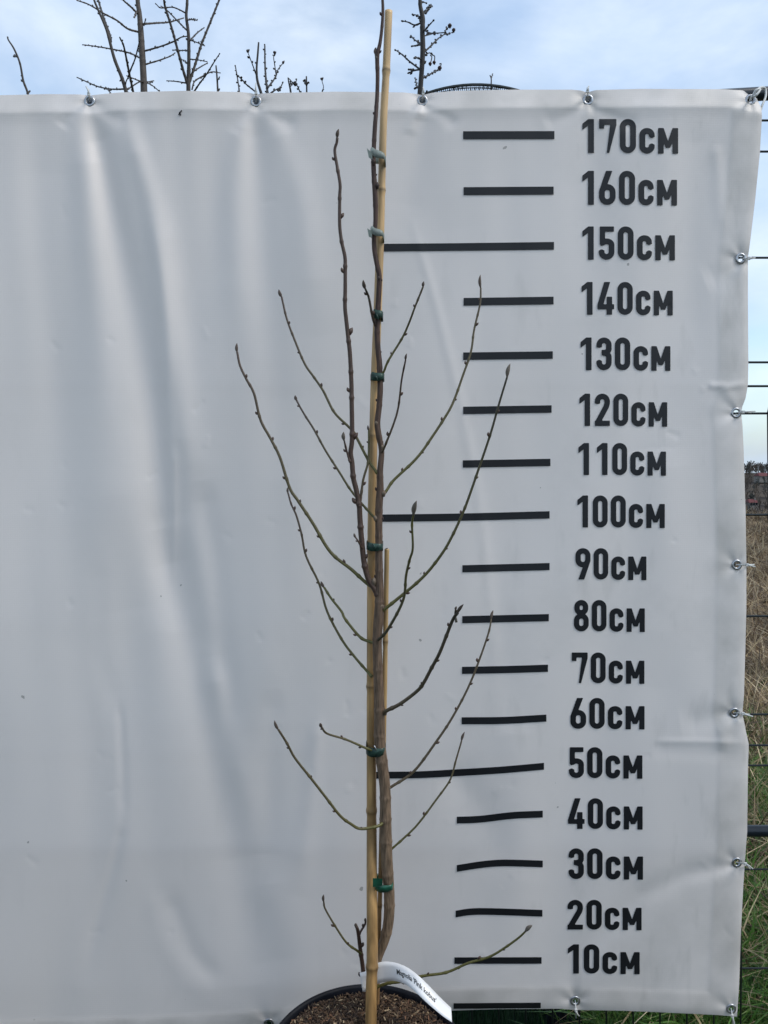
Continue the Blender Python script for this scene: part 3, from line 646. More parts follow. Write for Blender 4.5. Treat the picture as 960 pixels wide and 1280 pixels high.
# corner cord
root = empty('tie_cord', at(940, 118, DB), 'white cord knotted round the pipe at the upper right corner', 'cord')
m = MB()
tube(m, catmull([at(938, 125, DB + .012), at(939, 122, DB - .004), at(943, 117, DB - .006), at(948, 111, DB - .006), at(953, 109, DB + .02), at(957, 112, DB + .025), at(957, 121, DB + .02), at(953, 131, DB + .012), at(950, 140, DB + .01)], 6), .0021, 7)
m.build('cord', M_TIEW, root)
m = MB(); tube(m, catmull([at(941, 120, DB - .006), at(945, 113, DB - .01), at(950, 112, DB - .008), at(946, 118, DB - .012), at(942, 121, DB - .01)], 6), .0024, 7); m.build('knot', M_TIEW, root)

# ------------------------------------------------------------------ pot with bark
HR = .98; PR = .1667; PC = (at(460, 1229, 1.384)[0], 1.384 - PR); ZR = 1.28 - HR
pot = empty('plant_pot', (PC[0], PC[1], 0), 'round black plastic nursery pot holding the young magnolia', 'plant pot')
def lathe(mb, prof_, c, n=96):
    k = len(prof_); V = [(c[0] + r * math.cos(2 * math.pi * i / n), c[1] + r * math.sin(2 * math.pi * i / n), z) for i in range(n) for r, z in prof_]
    mb.add(V, [(i * k + j, ((i + 1) % n) * k + j, ((i + 1) % n) * k + j + 1, i * k + j + 1) for i in range(n) for j in range(k - 1)])
m = MB(); lathe(m, [(0, .012), (.125, .012), (PR - .0085, ZR - .012), (PR - .0085, ZR - .012)], PC); lathe(m, [(0, 0), (.13, 0), (.133, .008), (PR - .006, ZR - .02)], PC)
m.build('wall', M_BLACK, pot)
m = MB(); lathe(m, [(PR - .009, ZR - .03), (PR - .0085, ZR - .004), (PR - .006, ZR), (PR - .002, ZR), (PR + .0005, ZR - .003), (PR + .001, ZR - .022), (PR - .004, ZR - .024), (PR - .006, ZR - .022)], PC); m.build('rim', M_BLACK, pot)
def soil_z(x, y):
    r = np.hypot(x - PC[0], y - PC[1]) / PR
    return ZR - .014 + .010 * (1 - np.clip(r, 0, 1) ** 2) + .003 * np.sin(x * 60) * np.sin(y * 55)
a = np.linspace(0, 2 * np.pi, 73)[:-1]; rr = np.linspace(0, PR - .010, 24); A, RR = np.meshgrid(a, rr); x = PC[0] + RR * np.cos(A); y = PC[1] + RR * np.sin(A)
m = MB(); m.add(np.stack([x, y, soil_z(x, y) - .004], -1), [(j * 72 + i, j * 72 + (i + 1) % 72, (j + 1) * 72 + (i + 1) % 72, (j + 1) * 72 + i) for j in range(23) for i in range(72)], np.array([.018, .011, .007]) * np.ones((24 * 72, 1)))
ch = m
pal = np.array([(.075, .042, .024), (.05, .028, .017), (.11, .065, .036), (.16, .10, .055), (.03, .018, .012), (.42, .31, .19), (.22, .11, .06), (.025, .015, .01)]); pw = [.20, .20, .2, .15, .12, .06, .05, .05]
for i in range(12000):
    r = (PR - .012) * math.sqrt(random.random()); q = random.uniform(0, 6.283); x = PC[0] + r * math.cos(q); y = PC[1] + r * math.sin(q)
    l = random.uniform(.0015, .006) * (1.6 if random.random() < .12 else 1); wv = random.uniform(.0005, .0015); th = random.uniform(.0004, .001)
    e = Matrix.Rotation(random.uniform(0, 6.28), 3, 'Z') @ Matrix.Rotation(random.gauss(0, .45), 3, 'Y') @ Matrix.Rotation(random.gauss(0, .5), 3, 'X')
    c = pal[rng.choice(8, p=np.array(pw) / sum(pw))] * random.uniform(.6, 1.15)
    v = np.array([(-l, -wv * .6, 0), (-l * .5, wv, 0), (l * .6, wv * .8, 0), (l, 0, 0), (l * .4, -wv, 0)]); v2 = v + np.array([0, 0, th * 2])
    v = np.concatenate([v, v2]) @ np.array(e).T + np.array([x, y, float(soil_z(x, y)) + random.uniform(-.002, .004)])
    ch.add(v, [(4, 3, 2, 1, 0), (5, 6, 7, 8, 9), (0, 1, 6, 5), (1, 2, 7, 6), (2, 3, 8, 7), (3, 4, 9, 8), (4, 0, 5, 9)], np.tile(c, (10, 1)))
tag(ch.build('bark_mulch', M_CHIP, smooth=False), 'brown shredded bark filling the black pot around the trunk', 'bark mulch', kind='stuff')

# ------------------------------------------------------------------ bamboo stakes
def px_path(P, Y, sub=6):
    P = np.array(P, float); Yv = np.interp(np.linspace(0, 1, len(P)), np.linspace(0, 1, len(Y)), Y) if np.ndim(Y) else np.full(len(P), float(Y))
    Q = np.concatenate([P, Yv[:, None]], 1); C = catmull(Q, sub)
    pts = at(C[:, 0], C[:, 1], C[:, 3]); rad = C[:, 2] / 2 * np.array([mpp(a, b_) for a, b_ in zip(C[:, 1], C[:, 3])])
    return pts, rad
def bamboo(P, Y, nodes, label, base_y, c_lo, c_hi):
    pts, rad = px_path(P, Y, 10)
    # densify by length
    d = np.concatenate([[0], np.cumsum(np.linalg.norm(np.diff(pts, axis=0), axis=1))]); s = np.linspace(0, d[-1], 420)
    pts = np.stack([np.interp(s, d, pts[:, i]) for i in range(3)], -1); rad = np.interp(s, d, rad)
    zz = pts[:, 2]
    for ny_ in nodes:
        zn = float(at(470, ny_, np.mean(Y))[2]); rad = rad * (1 + .16 * np.exp(-((zz - zn) / .0045) ** 2) - .05 * np.exp(-((zz - zn + .011) / .005) ** 2))
    root = empty('bamboo_stake', pts[0], label, 'stake', 'bamboo stakes supporting the magnolia')
    m = MB(); tube(m, pts, rad, 16, c_lo, c_hi)
    cols = m.c[0].copy()
    for ny_ in nodes:
        zn = float(at(470, ny_, np.mean(Y))[2]); k = np.exp(-((m.v[0][:, 2] - zn) / .0022) ** 2); cols *= (1 - .55 * k)[:, None]
    zv = m.v[0][:, 2]; cols = cols * (1 + .10 * np.sin(zv * 37 + 1) + .06 * np.sin(zv * 91))[:, None]
    m.c[0] = cols; m.build('cane', M_BAMBOO, root)
    # hollow cut end
    e = pts[-1]; m = MB(); tube(m, [e + (pts[-1] - pts[-3]) * .02, e + np.array([0, 0, .0012])], rad[-1] * .5, 12, (.05, .035, .02), (.05, .035, .02)); m.build('cut_end', M_TWIG, root)
    return root
bamboo([(463.2, 1335, 14.4), (464, 1250, 14), (465.3, 1190, 14.2), (464.7, 1100, 13.2), (464.5, 1020, 12.5), (464, 880, 11.5), (464.4, 700, 11), (466, 580, 10.6), (468.5, 480, 10.6), (471.6, 400, 10.4), (473.4, 350, 10.2), (475.4, 290, 10), (477, 235, 9.4), (479.4, 150, 9.2), (482.8, 87, 9.5), (485.8, 14, 9.6)],
       [1.27, 1.285, 1.297, 1.322, 1.341, 1.345, 1.345, 1.343, 1.342, 1.340, 1.339, 1.338, 1.336, 1.334, 1.332, 1.330], [1193, 1018, 862, 690, 545, 392, 236, 87], 'tall thick bamboo stake running the full height of the tree', 0, (.33, .19, .072), (.54, .36, .175))
bamboo([(471, 1290, 5.6), (472.5, 1200, 5.6), (475.5, 1100, 5.8), (479, 950, 6), (481, 850, 6.2), (482.4, 760, 6.2), (483.6, 686, 6)],
       [1.335, 1.335, 1.335], [1132, 992, 802], 'short thin bamboo stake ending near the 90cm mark', 0, (.27, .15, .065), (.44, .29, .13))

# ------------------------------------------------------------------ the magnolia
YT = 1.322
tree = empty('magnolia_sapling', at(471, 1240, YT), 'leafless young magnolia tied to bamboo stakes in the black pot', 'tree')
C_TR = ((.145, .105, .078), (.10, .062, .05)); 
def nodes_on(mb, pts, rad, every, size, col, skip=.06, seed=0, jit=.35):
    rr_ = random.Random(seed); d = np.concatenate([[0], np.cumsum(np.linalg.norm(np.diff(pts, axis=0), axis=1))]); s = d[-1] * skip + every * .5; side = rr_.choice([-1, 1])
    while s < d[-1] * .96:
        i = min(len(pts) - 2, int(np.searchsorted(d, s))); T = pts[i + 1] - pts[i - 1 if i else 0]; T /= np.linalg.norm(T)
        n_ = np.cross(T, [0, 1, 0]); n_ /= np.linalg.norm(n_) + 1e-9; n_ = n_ * side + np.array([0, -.5, 0]) * rr_.uniform(-.6, 1)
        n_ /= np.linalg.norm(n_); p = pts[i] + n_ * rad[i] * .7; sz = size * rr_.uniform(.7, 1.35)
        spindle(mb, p, p + (T * .85 + n_ * .5) * sz, sz * .30, 6, col)
        s += every * rr_.uniform(1 - jit, 1 + jit); side = -side
def swell(pts, rad, every, k=.3, seed=0):
    rr_ = random.Random(seed); d = np.concatenate([[0], np.cumsum(np.linalg.norm(np.diff(pts, axis=0), axis=1))]); r = rad.copy(); s = every * .5
    while s < d[-1] * .97: r = r * (1 + k * np.exp(-((d - s) / .0028) ** 2)); s += every * rr_.uniform(.7, 1.3)
    return r
def resample(pts, rad, step=.0022):
    d = np.concatenate([[0], np.cumsum(np.linalg.norm(np.diff(pts, axis=0), axis=1))]); s = np.linspace(0, d[-1], max(6, int(d[-1] / step)))
    return np.stack([np.interp(s, d, pts[:, i]) for i in range(3)], -1), np.interp(s, d, rad)
TR = [(464, 1250, 13), (466, 1222, 12), (469.5, 1206, 11), (474.5, 1191, 11.5), (481.5, 1172, 12.5), (485.8, 1150, 13.2), (486.6, 1120, 13.4), (483.8, 1080, 14.4), (482, 1030, 14.6), (481.2, 985, 13.6), (477, 950, 14.4), (474.5, 925, 14), (474, 880, 13), (472.6, 840, 12), (471.5, 800, 11.6), (473.6, 770, 12.6), (474.4, 745, 11), (473.8, 700, 9.2), (473.6, 640, 9.2), (475.2, 612, 9), (475, 590, 7.8), (477, 564, 7), (473.6, 545, 7.4), (471.7, 529, 7.6), (474, 508, 7), (475.3, 486, 7.2), (474.8, 470, 7), (474.2, 453, 7), (472.6, 437, 6.8), (471.5, 415, 6.6), (472, 396, 6.6), (472.8, 380, 6.6), (474.2, 348, 6.4), (472, 334, 6.2), (468.4, 315, 6), (467.6, 296, 5.8), (469.4, 275, 5.6), (469, 246, 6.4), (467, 211, 6), (467.2, 188, 5.6), (468.6, 159, 5.6), (470, 141, 5.2), (471.5, 117, 5), (472, 94, 5), (471.6, 70, 5.4), (475, 54, 4.4), (477.4, 35, 4), (478.6, 14, 3.8), (478, -4, 3.4), (476, -40, 3), (475, -75, 2.6)]
pts, rad = px_path(TR, YT, 6); pts, rad = resample(pts, rad, .003)
# the leader leans forward of the stake high up, behind it low down
pr = swell(pts, rad, .055, .10, 3)
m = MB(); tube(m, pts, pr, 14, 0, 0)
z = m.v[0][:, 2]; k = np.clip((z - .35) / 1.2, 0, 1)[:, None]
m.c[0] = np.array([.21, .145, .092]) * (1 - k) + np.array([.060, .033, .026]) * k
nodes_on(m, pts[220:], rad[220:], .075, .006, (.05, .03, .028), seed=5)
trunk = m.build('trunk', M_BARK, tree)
# knots and pruning scars on the trunk
for px, py, r in [(468, 727, 5), (477, 758, 5.5), (471, 803, 5), (482, 890, 4), (486, 985, 4), (481, 1026, 4.5), (488, 1060, 3.5), (478, 559, 3.2), (480, 617, 4), (474, 348, 3.2), (467, 203, 4.2), (472, 232, 4), (471, 529, 3.4), (473, 1207, 3.6), (485, 1148, 2.5), (470, 648, 4)]:
    m = MB(); c = at(px, py, YT - .003); q = mpp(py, YT); spindle(m, c - np.array([0, 0, r * q]), c + np.array([0, 0, r * q * 1.1]), r * q * .72, 8, (.16, .12, .085) if py > 500 else (.055, .035, .03), fat=.5)
    m.build('knot', M_BARK, tree)
OLIVE = (.10, .092, .022); PURP = (.064, .035, .024); DARK = (.036, .030, .018); BROWN = (.085, .062, .034)
BR = [  # points px, start width, end width, depth change at tip (m), colour base, colour tip, bud len px, bud width px, label
 ([(478, 762), (474, 748), (468, 736), (461, 725), (455.5, 705), (452.5, 680), (450, 650), (449, 632), (445, 611), (441.6, 597), (440, 578), (438.2, 566), (440, 551), (440, 524), (439.6, 505), (439.2, 478), (437.4, 442.5), (435.4, 423.5), (433, 402), (431.2, 383), (431.5, 361), (431.5, 334), (431, 320), (427, 302), (424.6, 281), (424.6, 246), (425, 230), (421, 206), (418.4, 188), (421, 178), (421.6, 172)], 7.6, 3.4, -.03, PURP, PURP, 10, 4.4, 'tallest side stem rising on the left, tip near the 170cm mark'),
 ([(464, 732), (457, 728), (439.5, 712), (413, 690), (391, 654), (372.5, 626), (362, 609.6), (350, 572), (338.6, 549), (325.7, 525), (317.5, 492), (308, 474), (300, 457), (296.4, 440)], 4.6, 2.8, .05, OLIVE, PURP, 12, 4, None),
 ([(465, 846), (457, 837), (441.6, 819), (427, 799), (409, 764.5), (399, 730), (382.7, 695.5), (377, 668), (370.5, 644.7), (364, 630), (360, 616)], 3.6, 2.2, .08, OLIVE, PURP, 8, 3, None),
 ([(470, 804), (462, 802), (449.7, 796), (431.4, 773.7), (427, 764.5), (414, 748), (405, 734)], 4, 3, .04, OLIVE, OLIVE, 9, 4, None),
 ([(472, 592), (460.2, 575), (443.6, 543), (437, 534.6), (418, 515.6), (404, 488.6), (392, 471), (381, 455), (369, 426.8), (358.5, 398.6), (352, 371)], 3.6, 2.4, .07, OLIVE, PURP, 11, 4.4, None),
 ([(471, 650), (460.5, 639), (439.4, 614), (424, 590), (406.6, 562.7), (392.5, 537), (381, 519), (373.8, 506.5), (370.5, 500)], 3.1, 2.2, .06, OLIVE, PURP, 8, 4, None),
 ([(438, 578), (436, 573), (432.4, 560), (430, 550)], 3, 2, -.01, PURP, PURP, 11, 4.8, None),
 ([(449, 634), (450.6, 626), (454, 600), (460, 578), (461, 556), (461, 538)], 3.4, 2.4, .02, PURP, OLIVE, 7, 3, None),
 ([(452.5, 686), (448, 677), (444.6, 672)], 2.4, 2, -.01, PURP, PURP, 6, 3, None),
 ([(478, 620), (484, 612), (492.4, 600), (521, 572.5), (542.5, 542.7), (561.5, 513), (570, 494), (577.7, 472), (588.6, 440), (592.6, 412.7), (600, 380), (601, 360)], 3.8, 2.3, .05, OLIVE, BROWN, 18, 4, None),
 ([(475, 766), (484, 759), (507.5, 740), (525, 725), (541, 707.5), (560, 680), (580, 637.5), (598, 587), (613, 542.7), (623.8, 504.8), (634, 471)], 4.4, 2.5, -.05, OLIVE, DARK, 16, 5, None),
 ([(468, 803), (476, 797), (486, 785), (504, 750), (507.5, 720), (512, 700), (516, 685), (515, 655), (517, 643)], 4, 2.6, -.09, DARK, OLIVE, 20, 6, 'twig with a fat furry bud at the 100cm mark'),
 ([(478, 893), (484, 888), (500, 880), (520, 865), (528.7, 855), (540, 834), (550, 815), (565, 777), (572, 766)], 5, 4, -.08, BROWN, DARK, 15, 4, None),
 ([(483, 989), (490, 983), (517.5, 964), (545, 927.5), (565, 897.5), (585, 860), (600, 822.5), (611, 790), (614, 774)], 3.8, 2.1, .04, BROWN, BROWN, 12, 3.6, None),
 ([(486, 1066), (491, 1060), (505, 1047.5), (522.5, 1030), (545, 1000), (562.5, 975), (570, 950), (577, 926)], 3.0, 2.1, .02, OLIVE, BROWN, 12, 3.4, None),
 ([(476, 470), (480, 464), (485.6, 450.6), (503, 422), (512, 402), (518, 385.6), (529, 358)], 3.0, 2.4, -.04, OLIVE, BROWN, 6, 3.6, None),
 ([(477, 566), (481, 558), (496.5, 515.6), (502, 475), (507, 450)], 3.0, 2.1, -.06, BROWN, PURP, 8, 3, None),
 ([(470, 408), (466, 398), (461, 372), (456.6, 361)], 3.4, 2.6, -.03, PURP, DARK, 12, 4.6, None),
 ([(482, 1026), (478, 1029), (471, 1033), (450.6, 1036), (438.7, 1030), (425, 1019.5), (407.5, 997), (388, 972), (369, 948), (358.6, 929), (348, 912)], 4, 2.8, -.07, OLIVE, BROWN, 13, 3.6, None),
 ([(474, 940), (459.5, 936), (432.8, 924.5), (409, 917), (402, 909)], 3.2, 2.6, -.06, OLIVE, BROWN, 9, 4, None),
 ([(456, 1246), (454, 1214), (450.6, 1188.6), (447.6, 1165), (445.4, 1158)], 6, 4, -.01, PURP, PURP, 6, 4, None),
 ([(451, 1192), (446, 1188), (432.8, 1178), (418, 1156), (406.5, 1136), (404.6, 1127)], 3, 2.2, -.03, OLIVE, BROWN, 11, 3.4, None),
 ([(449, 1168), (451, 1164), (456, 1156), (457, 1152)], 3, 2.4, .01, PURP, PURP, 6, 3, None),
 ([(470, 1234), (485, 1229), (501, 1227), (528.8, 1220), (558, 1215.5), (585, 1204), (611.7, 1196), (632, 1184), (649, 1171.7), (657, 1164)], 3.8, 2.4, -.05, OLIVE, OLIVE, 13, 5, 'lowest right twig reaching past the 10cm mark'),
 ([(570.5, 778), (569, 768), (569.5, 762)], 2.6, 2.2, 0, DARK, DARK, 5, 3, None),
 ([(471, 76), (469.4, 68)], 3, 2.6, 0, DARK, DARK, 11, 4, None)]
Y0S = {6: YT - .012, 7: YT - .008, 8: YT - .006, 20: YT - .005, 21: YT - .006, 22: YT - .008, 24: YT - .078, 13: YT}
for bi, (P, w0, w1, dY, ca, cb, bl, bw, lab) in enumerate(BR):
    n_ = len(P); y0 = Y0S.get(bi, YT); ws = np.linspace(w0, w1, n_)
    Q = [(a, b_, w_) for (a, b_), w_ in zip(P, ws)]
    if n_ < 3: Q = [Q[0], tuple((np.array(Q[0]) + np.array(Q[1])) / 2), Q[1]]
    wob = random.Random(bi)
    pts, rad = px_path(Q, np.array([y0, y0 + dY * .5 + wob.uniform(-.008, .008), y0 + dY]), 6); pts, rad = resample(pts, rad)
    m = MB(); r2 = swell(pts, rad, .056, .26, bi + 40); r2[:3] *= 1.25
    ca_, cb_ = np.array(ca), np.array(cb)
    tube(m, pts, r2, 8, ca_, cb_)
    nodes_on(m, pts, rad, .092 if w0 > 6 else (.058 if len(pts) > 30 else .03), .0062 if w0 < 6 else .0105, tuple(np.array(PURP) * 1.1), seed=bi + 90)
    o = m.build('branch', M_TWIG, tree)
    if lab: o['label'] = lab
    e = pts[-1]; T = pts[-1] - pts[-3]; T /= np.linalg.norm(T); q = mpp(P[-1][1], y0)
    T = T + np.array([wob.uniform(-.25, .25), 0, .15]); T /= np.linalg.norm(T)
    mb2 = MB(); spindle(mb2, e - T * .001, e + T * bl * q, bw * q * .5, 9, (.15, .125, .10) if bw >= 4.8 else (.085, .062, .048), k=9)
    mb2.build('bud', M_BUD, o)

# ------------------------------------------------------------------ tape ties
def tape(px0, px1, py, Yc, h_px, m_, label, flag=None, slope=0.0, ry=.012, knot=True):
    q = mpp(py, Yc); c = at((px0 + px1) / 2, py, Yc); rx = (px1 - px0) / 2 * q; n = 40; hh = h_px * q / 2
    root = empty('plant_tie', c, label, 'plant tie', 'green tape ties holding the tree to its stake')
    V = []; 
    for i in range(n):
        a = 2 * math.pi * i / n; x = c[0] + rx * math.copysign(abs(math.cos(a)) ** .55, math.cos(a)); y = c[1] + ry * math.copysign(abs(math.sin(a)) ** .55, math.sin(a)); zz = c[2] + slope * math.cos(a) * rx + .0008 * math.sin(5 * a)
        sq = 1 + .18 * math.sin(3 * a + 1)
        V += [(x, y, zz - hh * sq), (x * .999 + c[0] * .001, y, zz), (x, y, zz + hh * sq)]
    m = MB(); m.add(V, [(i * 3 + j, ((i + 1) % n) * 3 + j, ((i + 1) % n) * 3 + j + 1, i * 3 + j + 1) for i in range(n) for j in range(2)])
    o = m.build('tape', m_, root); md = o.modifiers.new('thick', 'SOLIDIFY'); md.thickness = .0005
    if flag:
        fl = np.array(flag, float); A_ = at(fl[:, 0], fl[:, 1], Yc - ry - .003); B_ = at(fl[:, 0] + fl[:, 2], fl[:, 1] + fl[:, 3], Yc - ry - .001)
        m = MB(); V = np.empty((2 * len(fl), 3)); V[0::2] = A_; V[1::2] = B_; m.add(V, [(2 * i, 2 * i + 1, 2 * i + 3, 2 * i + 2) for i in range(len(fl) - 1)])
        o = m.build('loose_end', m_, root, smooth=False); md = o.modifiers.new('thick', 'SOLIDIFY'); md.thickness = .0005
    if knot:
        m = MB(); kc = at((px0 + px1) / 2 - 1, py + 1, Yc - ry - .001); tube(m, catmull([kc + np.array([-.002, 0, .005]), kc + np.array([.0005, -.001, 0]), kc + np.array([.002, 0, -.005])], 4), [.0006, .0012, .0014, .0014, .0014, .0014, .0012, .001, .0006][:9], 7); m.build('staple', M_STEEL if knot == 2 else m_, root)
tape(463, 482.5, 197, 1.327, 8.5, M_TIEP, 'faded pale tape tie with a loose end near the 170cm mark', [(458.5, 185, 2.5, 12), (461, 187.5, 1.5, 10.5), (465, 190.5, 0.5, 8.5)], -.55, .0165, 0)
tape(463, 480.5, 293.5, 1.328, 8, M_TIEP, 'faded pale tape tie level with the long 150cm bar', [(459, 285, 2, 11), (461.5, 287, 1, 9.5), (465, 289, 0, 8)], -.5, .0165, 0)
tape(466, 479, 395, 1.33, 9.5, M_TIED, 'dark green tape tie between the 140cm and 130cm marks', None, -.1, .019)
tape(463, 480.5, 472, 1.332, 9, M_TIED, 'dark green tape tie between the 130cm and 120cm marks', None, 0, .019)
tape(458, 479, 682, 1.333, 9, M_TIED, 'crumpled translucent green tape tie between the 100cm and 90cm marks', None, -.05, .0225)
tape(457.5, 482.5, 934, 1.335, 10, M_TIED, 'green tape tie stapled between the 60cm and 50cm marks', None, 0, .0245, 2)
tape(468.5, 491.5, 1103, 1.325, 8.5, M_TIEG, 'bright green tape tie lowest on the trunk near the 30cm mark', [(466, 1098, 0, 11), (471, 1098, 0, 10), (478, 1099, 0, 8.4)], 0, .02, 0)

# ------------------------------------------------------------------ plant tag
tagroot = empty('plant_tag', at(470, 1225, 1.33), 'curled white plant name tag looped round the trunk above the bark', 'plant tag')
te = np.array([(449.5, 1216, 1.309), (457, 1214, 1.310), (463, 1208, 1.308), (471, 1204, 1.307), (480, 1202, 1.306), (490, 1202.6, 1.303), (501, 1205.5, 1.296), (512, 1211, 1.285), (523, 1219.5, 1.27), (534, 1230, 1.262), (545, 1241.5, 1.255), (555, 1251.5, 1.25), (564, 1260, 1.245)])
be = np.array([(453.5, 1240, 1.304), (460, 1239, 1.308), (466, 1233, 1.308), (474, 1229, 1.306), (483, 1227, 1.303), (492, 1226.3, 1.295), (502, 1228.5, 1.28), (512, 1234, 1.262), (522, 1242.5, 1.248), (533, 1253, 1.238), (544, 1262.5, 1.232), (554.5, 1271, 1.228), (565, 1278, 1.225)])
A_ = catmull(te, 8); B_ = catmull(be, 8); Ta = at(A_[:, 0], A_[:, 1], A_[:, 2]); Tb = at(B_[:, 0], B_[:, 1], B_[:, 2]); K = 5
G = np.stack([Ta * (1 - j / (K - 1)) + Tb * (j / (K - 1)) for j in range(K)], 1)
m = MB(); nA = len(Ta); m.add(G.reshape(-1, 3), [(i * K + j, i * K + j + 1, (i + 1) * K + j + 1, (i + 1) * K + j) for i in range(nA - 1) for j in range(K - 1)])
o = m.build('strip', M_TAG, tagroot); md = o.modifiers.new('thick', 'SOLIDIFY'); md.thickness = .0006; md.offset = 0
cu = bpy.data.curves.new('tag_text', 'FONT'); cu.body = "Magnolia 'Pink kobus'"; cu.size = 1.0; cu.resolution_u = 3; cu.fill_mode = 'FRONT'; cu.offset = .016
to = bpy.data.objects.new('tag_text_source', cu); COL.objects.link(to); bpy.context.view_layer.update()
me = bpy.data.meshes.new_from_object(to.evaluated_get(bpy.context.evaluated_depsgraph_get())); bpy.data.objects.remove(to)
tv = np.array([v.co[:] for v in me.vertices]); wid_ = tv[:, 0].max()
mid = G[:, K // 2]; dl = np.concatenate([[0], np.cumsum(np.linalg.norm(np.diff(mid, axis=0), axis=1))])
s0 = np.interp(495, A_[:, 0], dl); s1 = np.interp(545.5, A_[:, 0], dl)
sq = s0 + (tv[:, 0] / wid_) * (s1 - s0); fi = np.interp(sq, dl, np.arange(nA)); i0 = np.clip(fi.astype(int), 0, nA - 2); fr = (fi - i0)[:, None]
a_ = Ta[i0] * (1 - fr) + Ta[i0 + 1] * fr; b_2 = Tb[i0] * (1 - fr) + Tb[i0 + 1] * fr
wv_ = np.linalg.norm(a_ - b_2, axis=1); scl = (s1 - s0) / wid_; vv = .60 - tv[:, 1] * scl * 1.08 / wv_
pos = a_ * (1 - vv[:, None]) + b_2 * vv[:, None]; tdir = Ta[i0 + 1] - Ta[i0]; nrm = np.cross(b_2 - a_, tdir); nrm /= np.linalg.norm(nrm, axis=1)[:, None]; nrm *= np.where((nrm * (pos - CAM)).sum(1) > 0, -1, 1)[:, None]
m = MB(); m.add(pos + nrm * .0008, [tuple(p.vertices) for p in me.polygons]); bpy.data.meshes.remove(me); bpy.data.curves.remove(cu)
o = m.build('tag_lettering', M_TAGINK, tagroot, smooth=False)

# ------------------------------------------------------------------ bare trees and shrubs behind the fence
FB = (.045, .036, .030); FK = (.022, .018, .016)
def bare(name, Y, trunk_, branches, label, cat, group, col=FB, fruits=(), down=True, seed=0, budsz=.008):
    x0 = at(trunk_[0][0], trunk_[0][1], Y); rr_ = random.Random(seed)
    gz = float(ground_z(np.array(x0[0]), np.array(Y))); root = empty(name, (x0[0], Y, gz), label, cat, group)
    pts, rad = px_path(trunk_, Y, 5)
    if down:
        k = 8; p0 = pts[0]; low = [np.array([p0[0] + .02 * math.sin(3 * i_ / k) * (1 - i_ / k), Y, gz - .05 + (p0[2] - gz + .05) * i_ / k]) for i_ in range(k)]
        pts = np.vstack([low, pts]); rad = np.concatenate([np.linspace(rad[0] * 1.45, rad[0], k), rad])
    pts, rad = resample(pts, rad, .006); m = MB(); tube(m, pts, swell(pts, rad, .09, .12, seed), 9, col, col)
    sel = pts[:, 2] > 1.6
    if sel.sum() > 12: nodes_on(m, pts[sel], rad[sel], .11, budsz * 1.2, col, seed=seed)
    m.build('trunk', M_FAR, root)
    for bi_, (P, a_, b_) in enumerate(branches):
        Q = [(x, y, w_) for (x, y), w_ in zip(P, np.linspace(a_, b_, len(P)))]
        if len(Q) < 3: Q = [Q[0], ((Q[0][0] + Q[1][0]) / 2 + rr_.uniform(-1, 1), (Q[0][1] + Q[1][1]) / 2 + rr_.uniform(-1, 1), (a_ + b_) / 2), Q[1]]
        dY = rr_.uniform(-.25, .35)
        pts, rad = px_path(Q, np.array([Y, Y + dY * .5, Y + dY]), 5); pts, rad = resample(pts, rad, .006); m = MB()
        tube(m, pts, swell(pts, rad, .03, .35, seed + bi_), 6, col, col); nodes_on(m, pts, rad, .034, budsz, col, skip=.02, seed=seed * 7 + bi_)
        e = pts[-1]; T = e - pts[-3]; T /= np.linalg.norm(T); spindle(m, e, e + T * budsz * 1.2, budsz * .33, 6, col); m.build('branch', M_FAR, root)
    for fx, fy, r, sx, sy in fruits:
        q = mpp(fy, Y); m = MB(); c = at(fx, fy, Y - .03); spindle(m, c - np.array([0, 0, r * q * 1.1]), c + np.array([0, 0, r * q * 1.1]), r * q, 10, (.03, .012, .010), k=9, fat=.5)
        fo = m.build('fruit', M_FAR, root); m = MB(); st_ = at(sx, sy, Y - .01); mid_ = (st_ + c) / 2 + np.array([.004, 0, .006]); tube(m, catmull([st_, mid_, c], 5), .0016, 5, FK, FK); m.build('stalk', M_FAR, fo)
    return root
GT = 'bare young trees behind the banner'
bare('bare_tree', 3.3, [(180, 118, 8.6), (179, 90, 8), (176, 40, 7.2), (174, 15, 6), (172, 0, 5.4), (169, -60, 4.4), (167, -130, 3)], [
 ([(173, 40), (159, 35.6), (146.4, 25.7), (129.6, 16.8), (111.8, 6), (98, 1)], 2.6, 1.5), ([(176, 73), (161, 66), (137.5, 61), (119.7, 58), (104, 56)], 2.2, 1.3), ([(179, 30), (197, 28.7), (211, 27.7), (228.6, 22.8)], 2.4, 1.4),
 ([(180, 64), (201, 58), (216.7, 52), (226.6, 46.5), (232.6, 45.5)], 2.3, 1.4), ([(180, 81), (197, 76), (211, 71), (217.7, 67)], 2.2, 1.3), ([(180, 103), (192, 101)], 1.8, 1.3), ([(179, 103), (169, 99), (159, 95)], 1.8, 1.2),
 ([(172, 17), (163, 8), (154, 0), (146, -12)], 2.6, 1.6), ([(181, 103), (189, 106), (199, 114)], 1.6, 1.2), ([(171, 14), (168, 22)], 2, 1.6), ([(180, 32), (182, 24)], 1.6, 1.3)],
 'bare tree with the thickest grey trunk above the banner at upper left', 'tree', GT, (.075, .06, .05), seed=1)
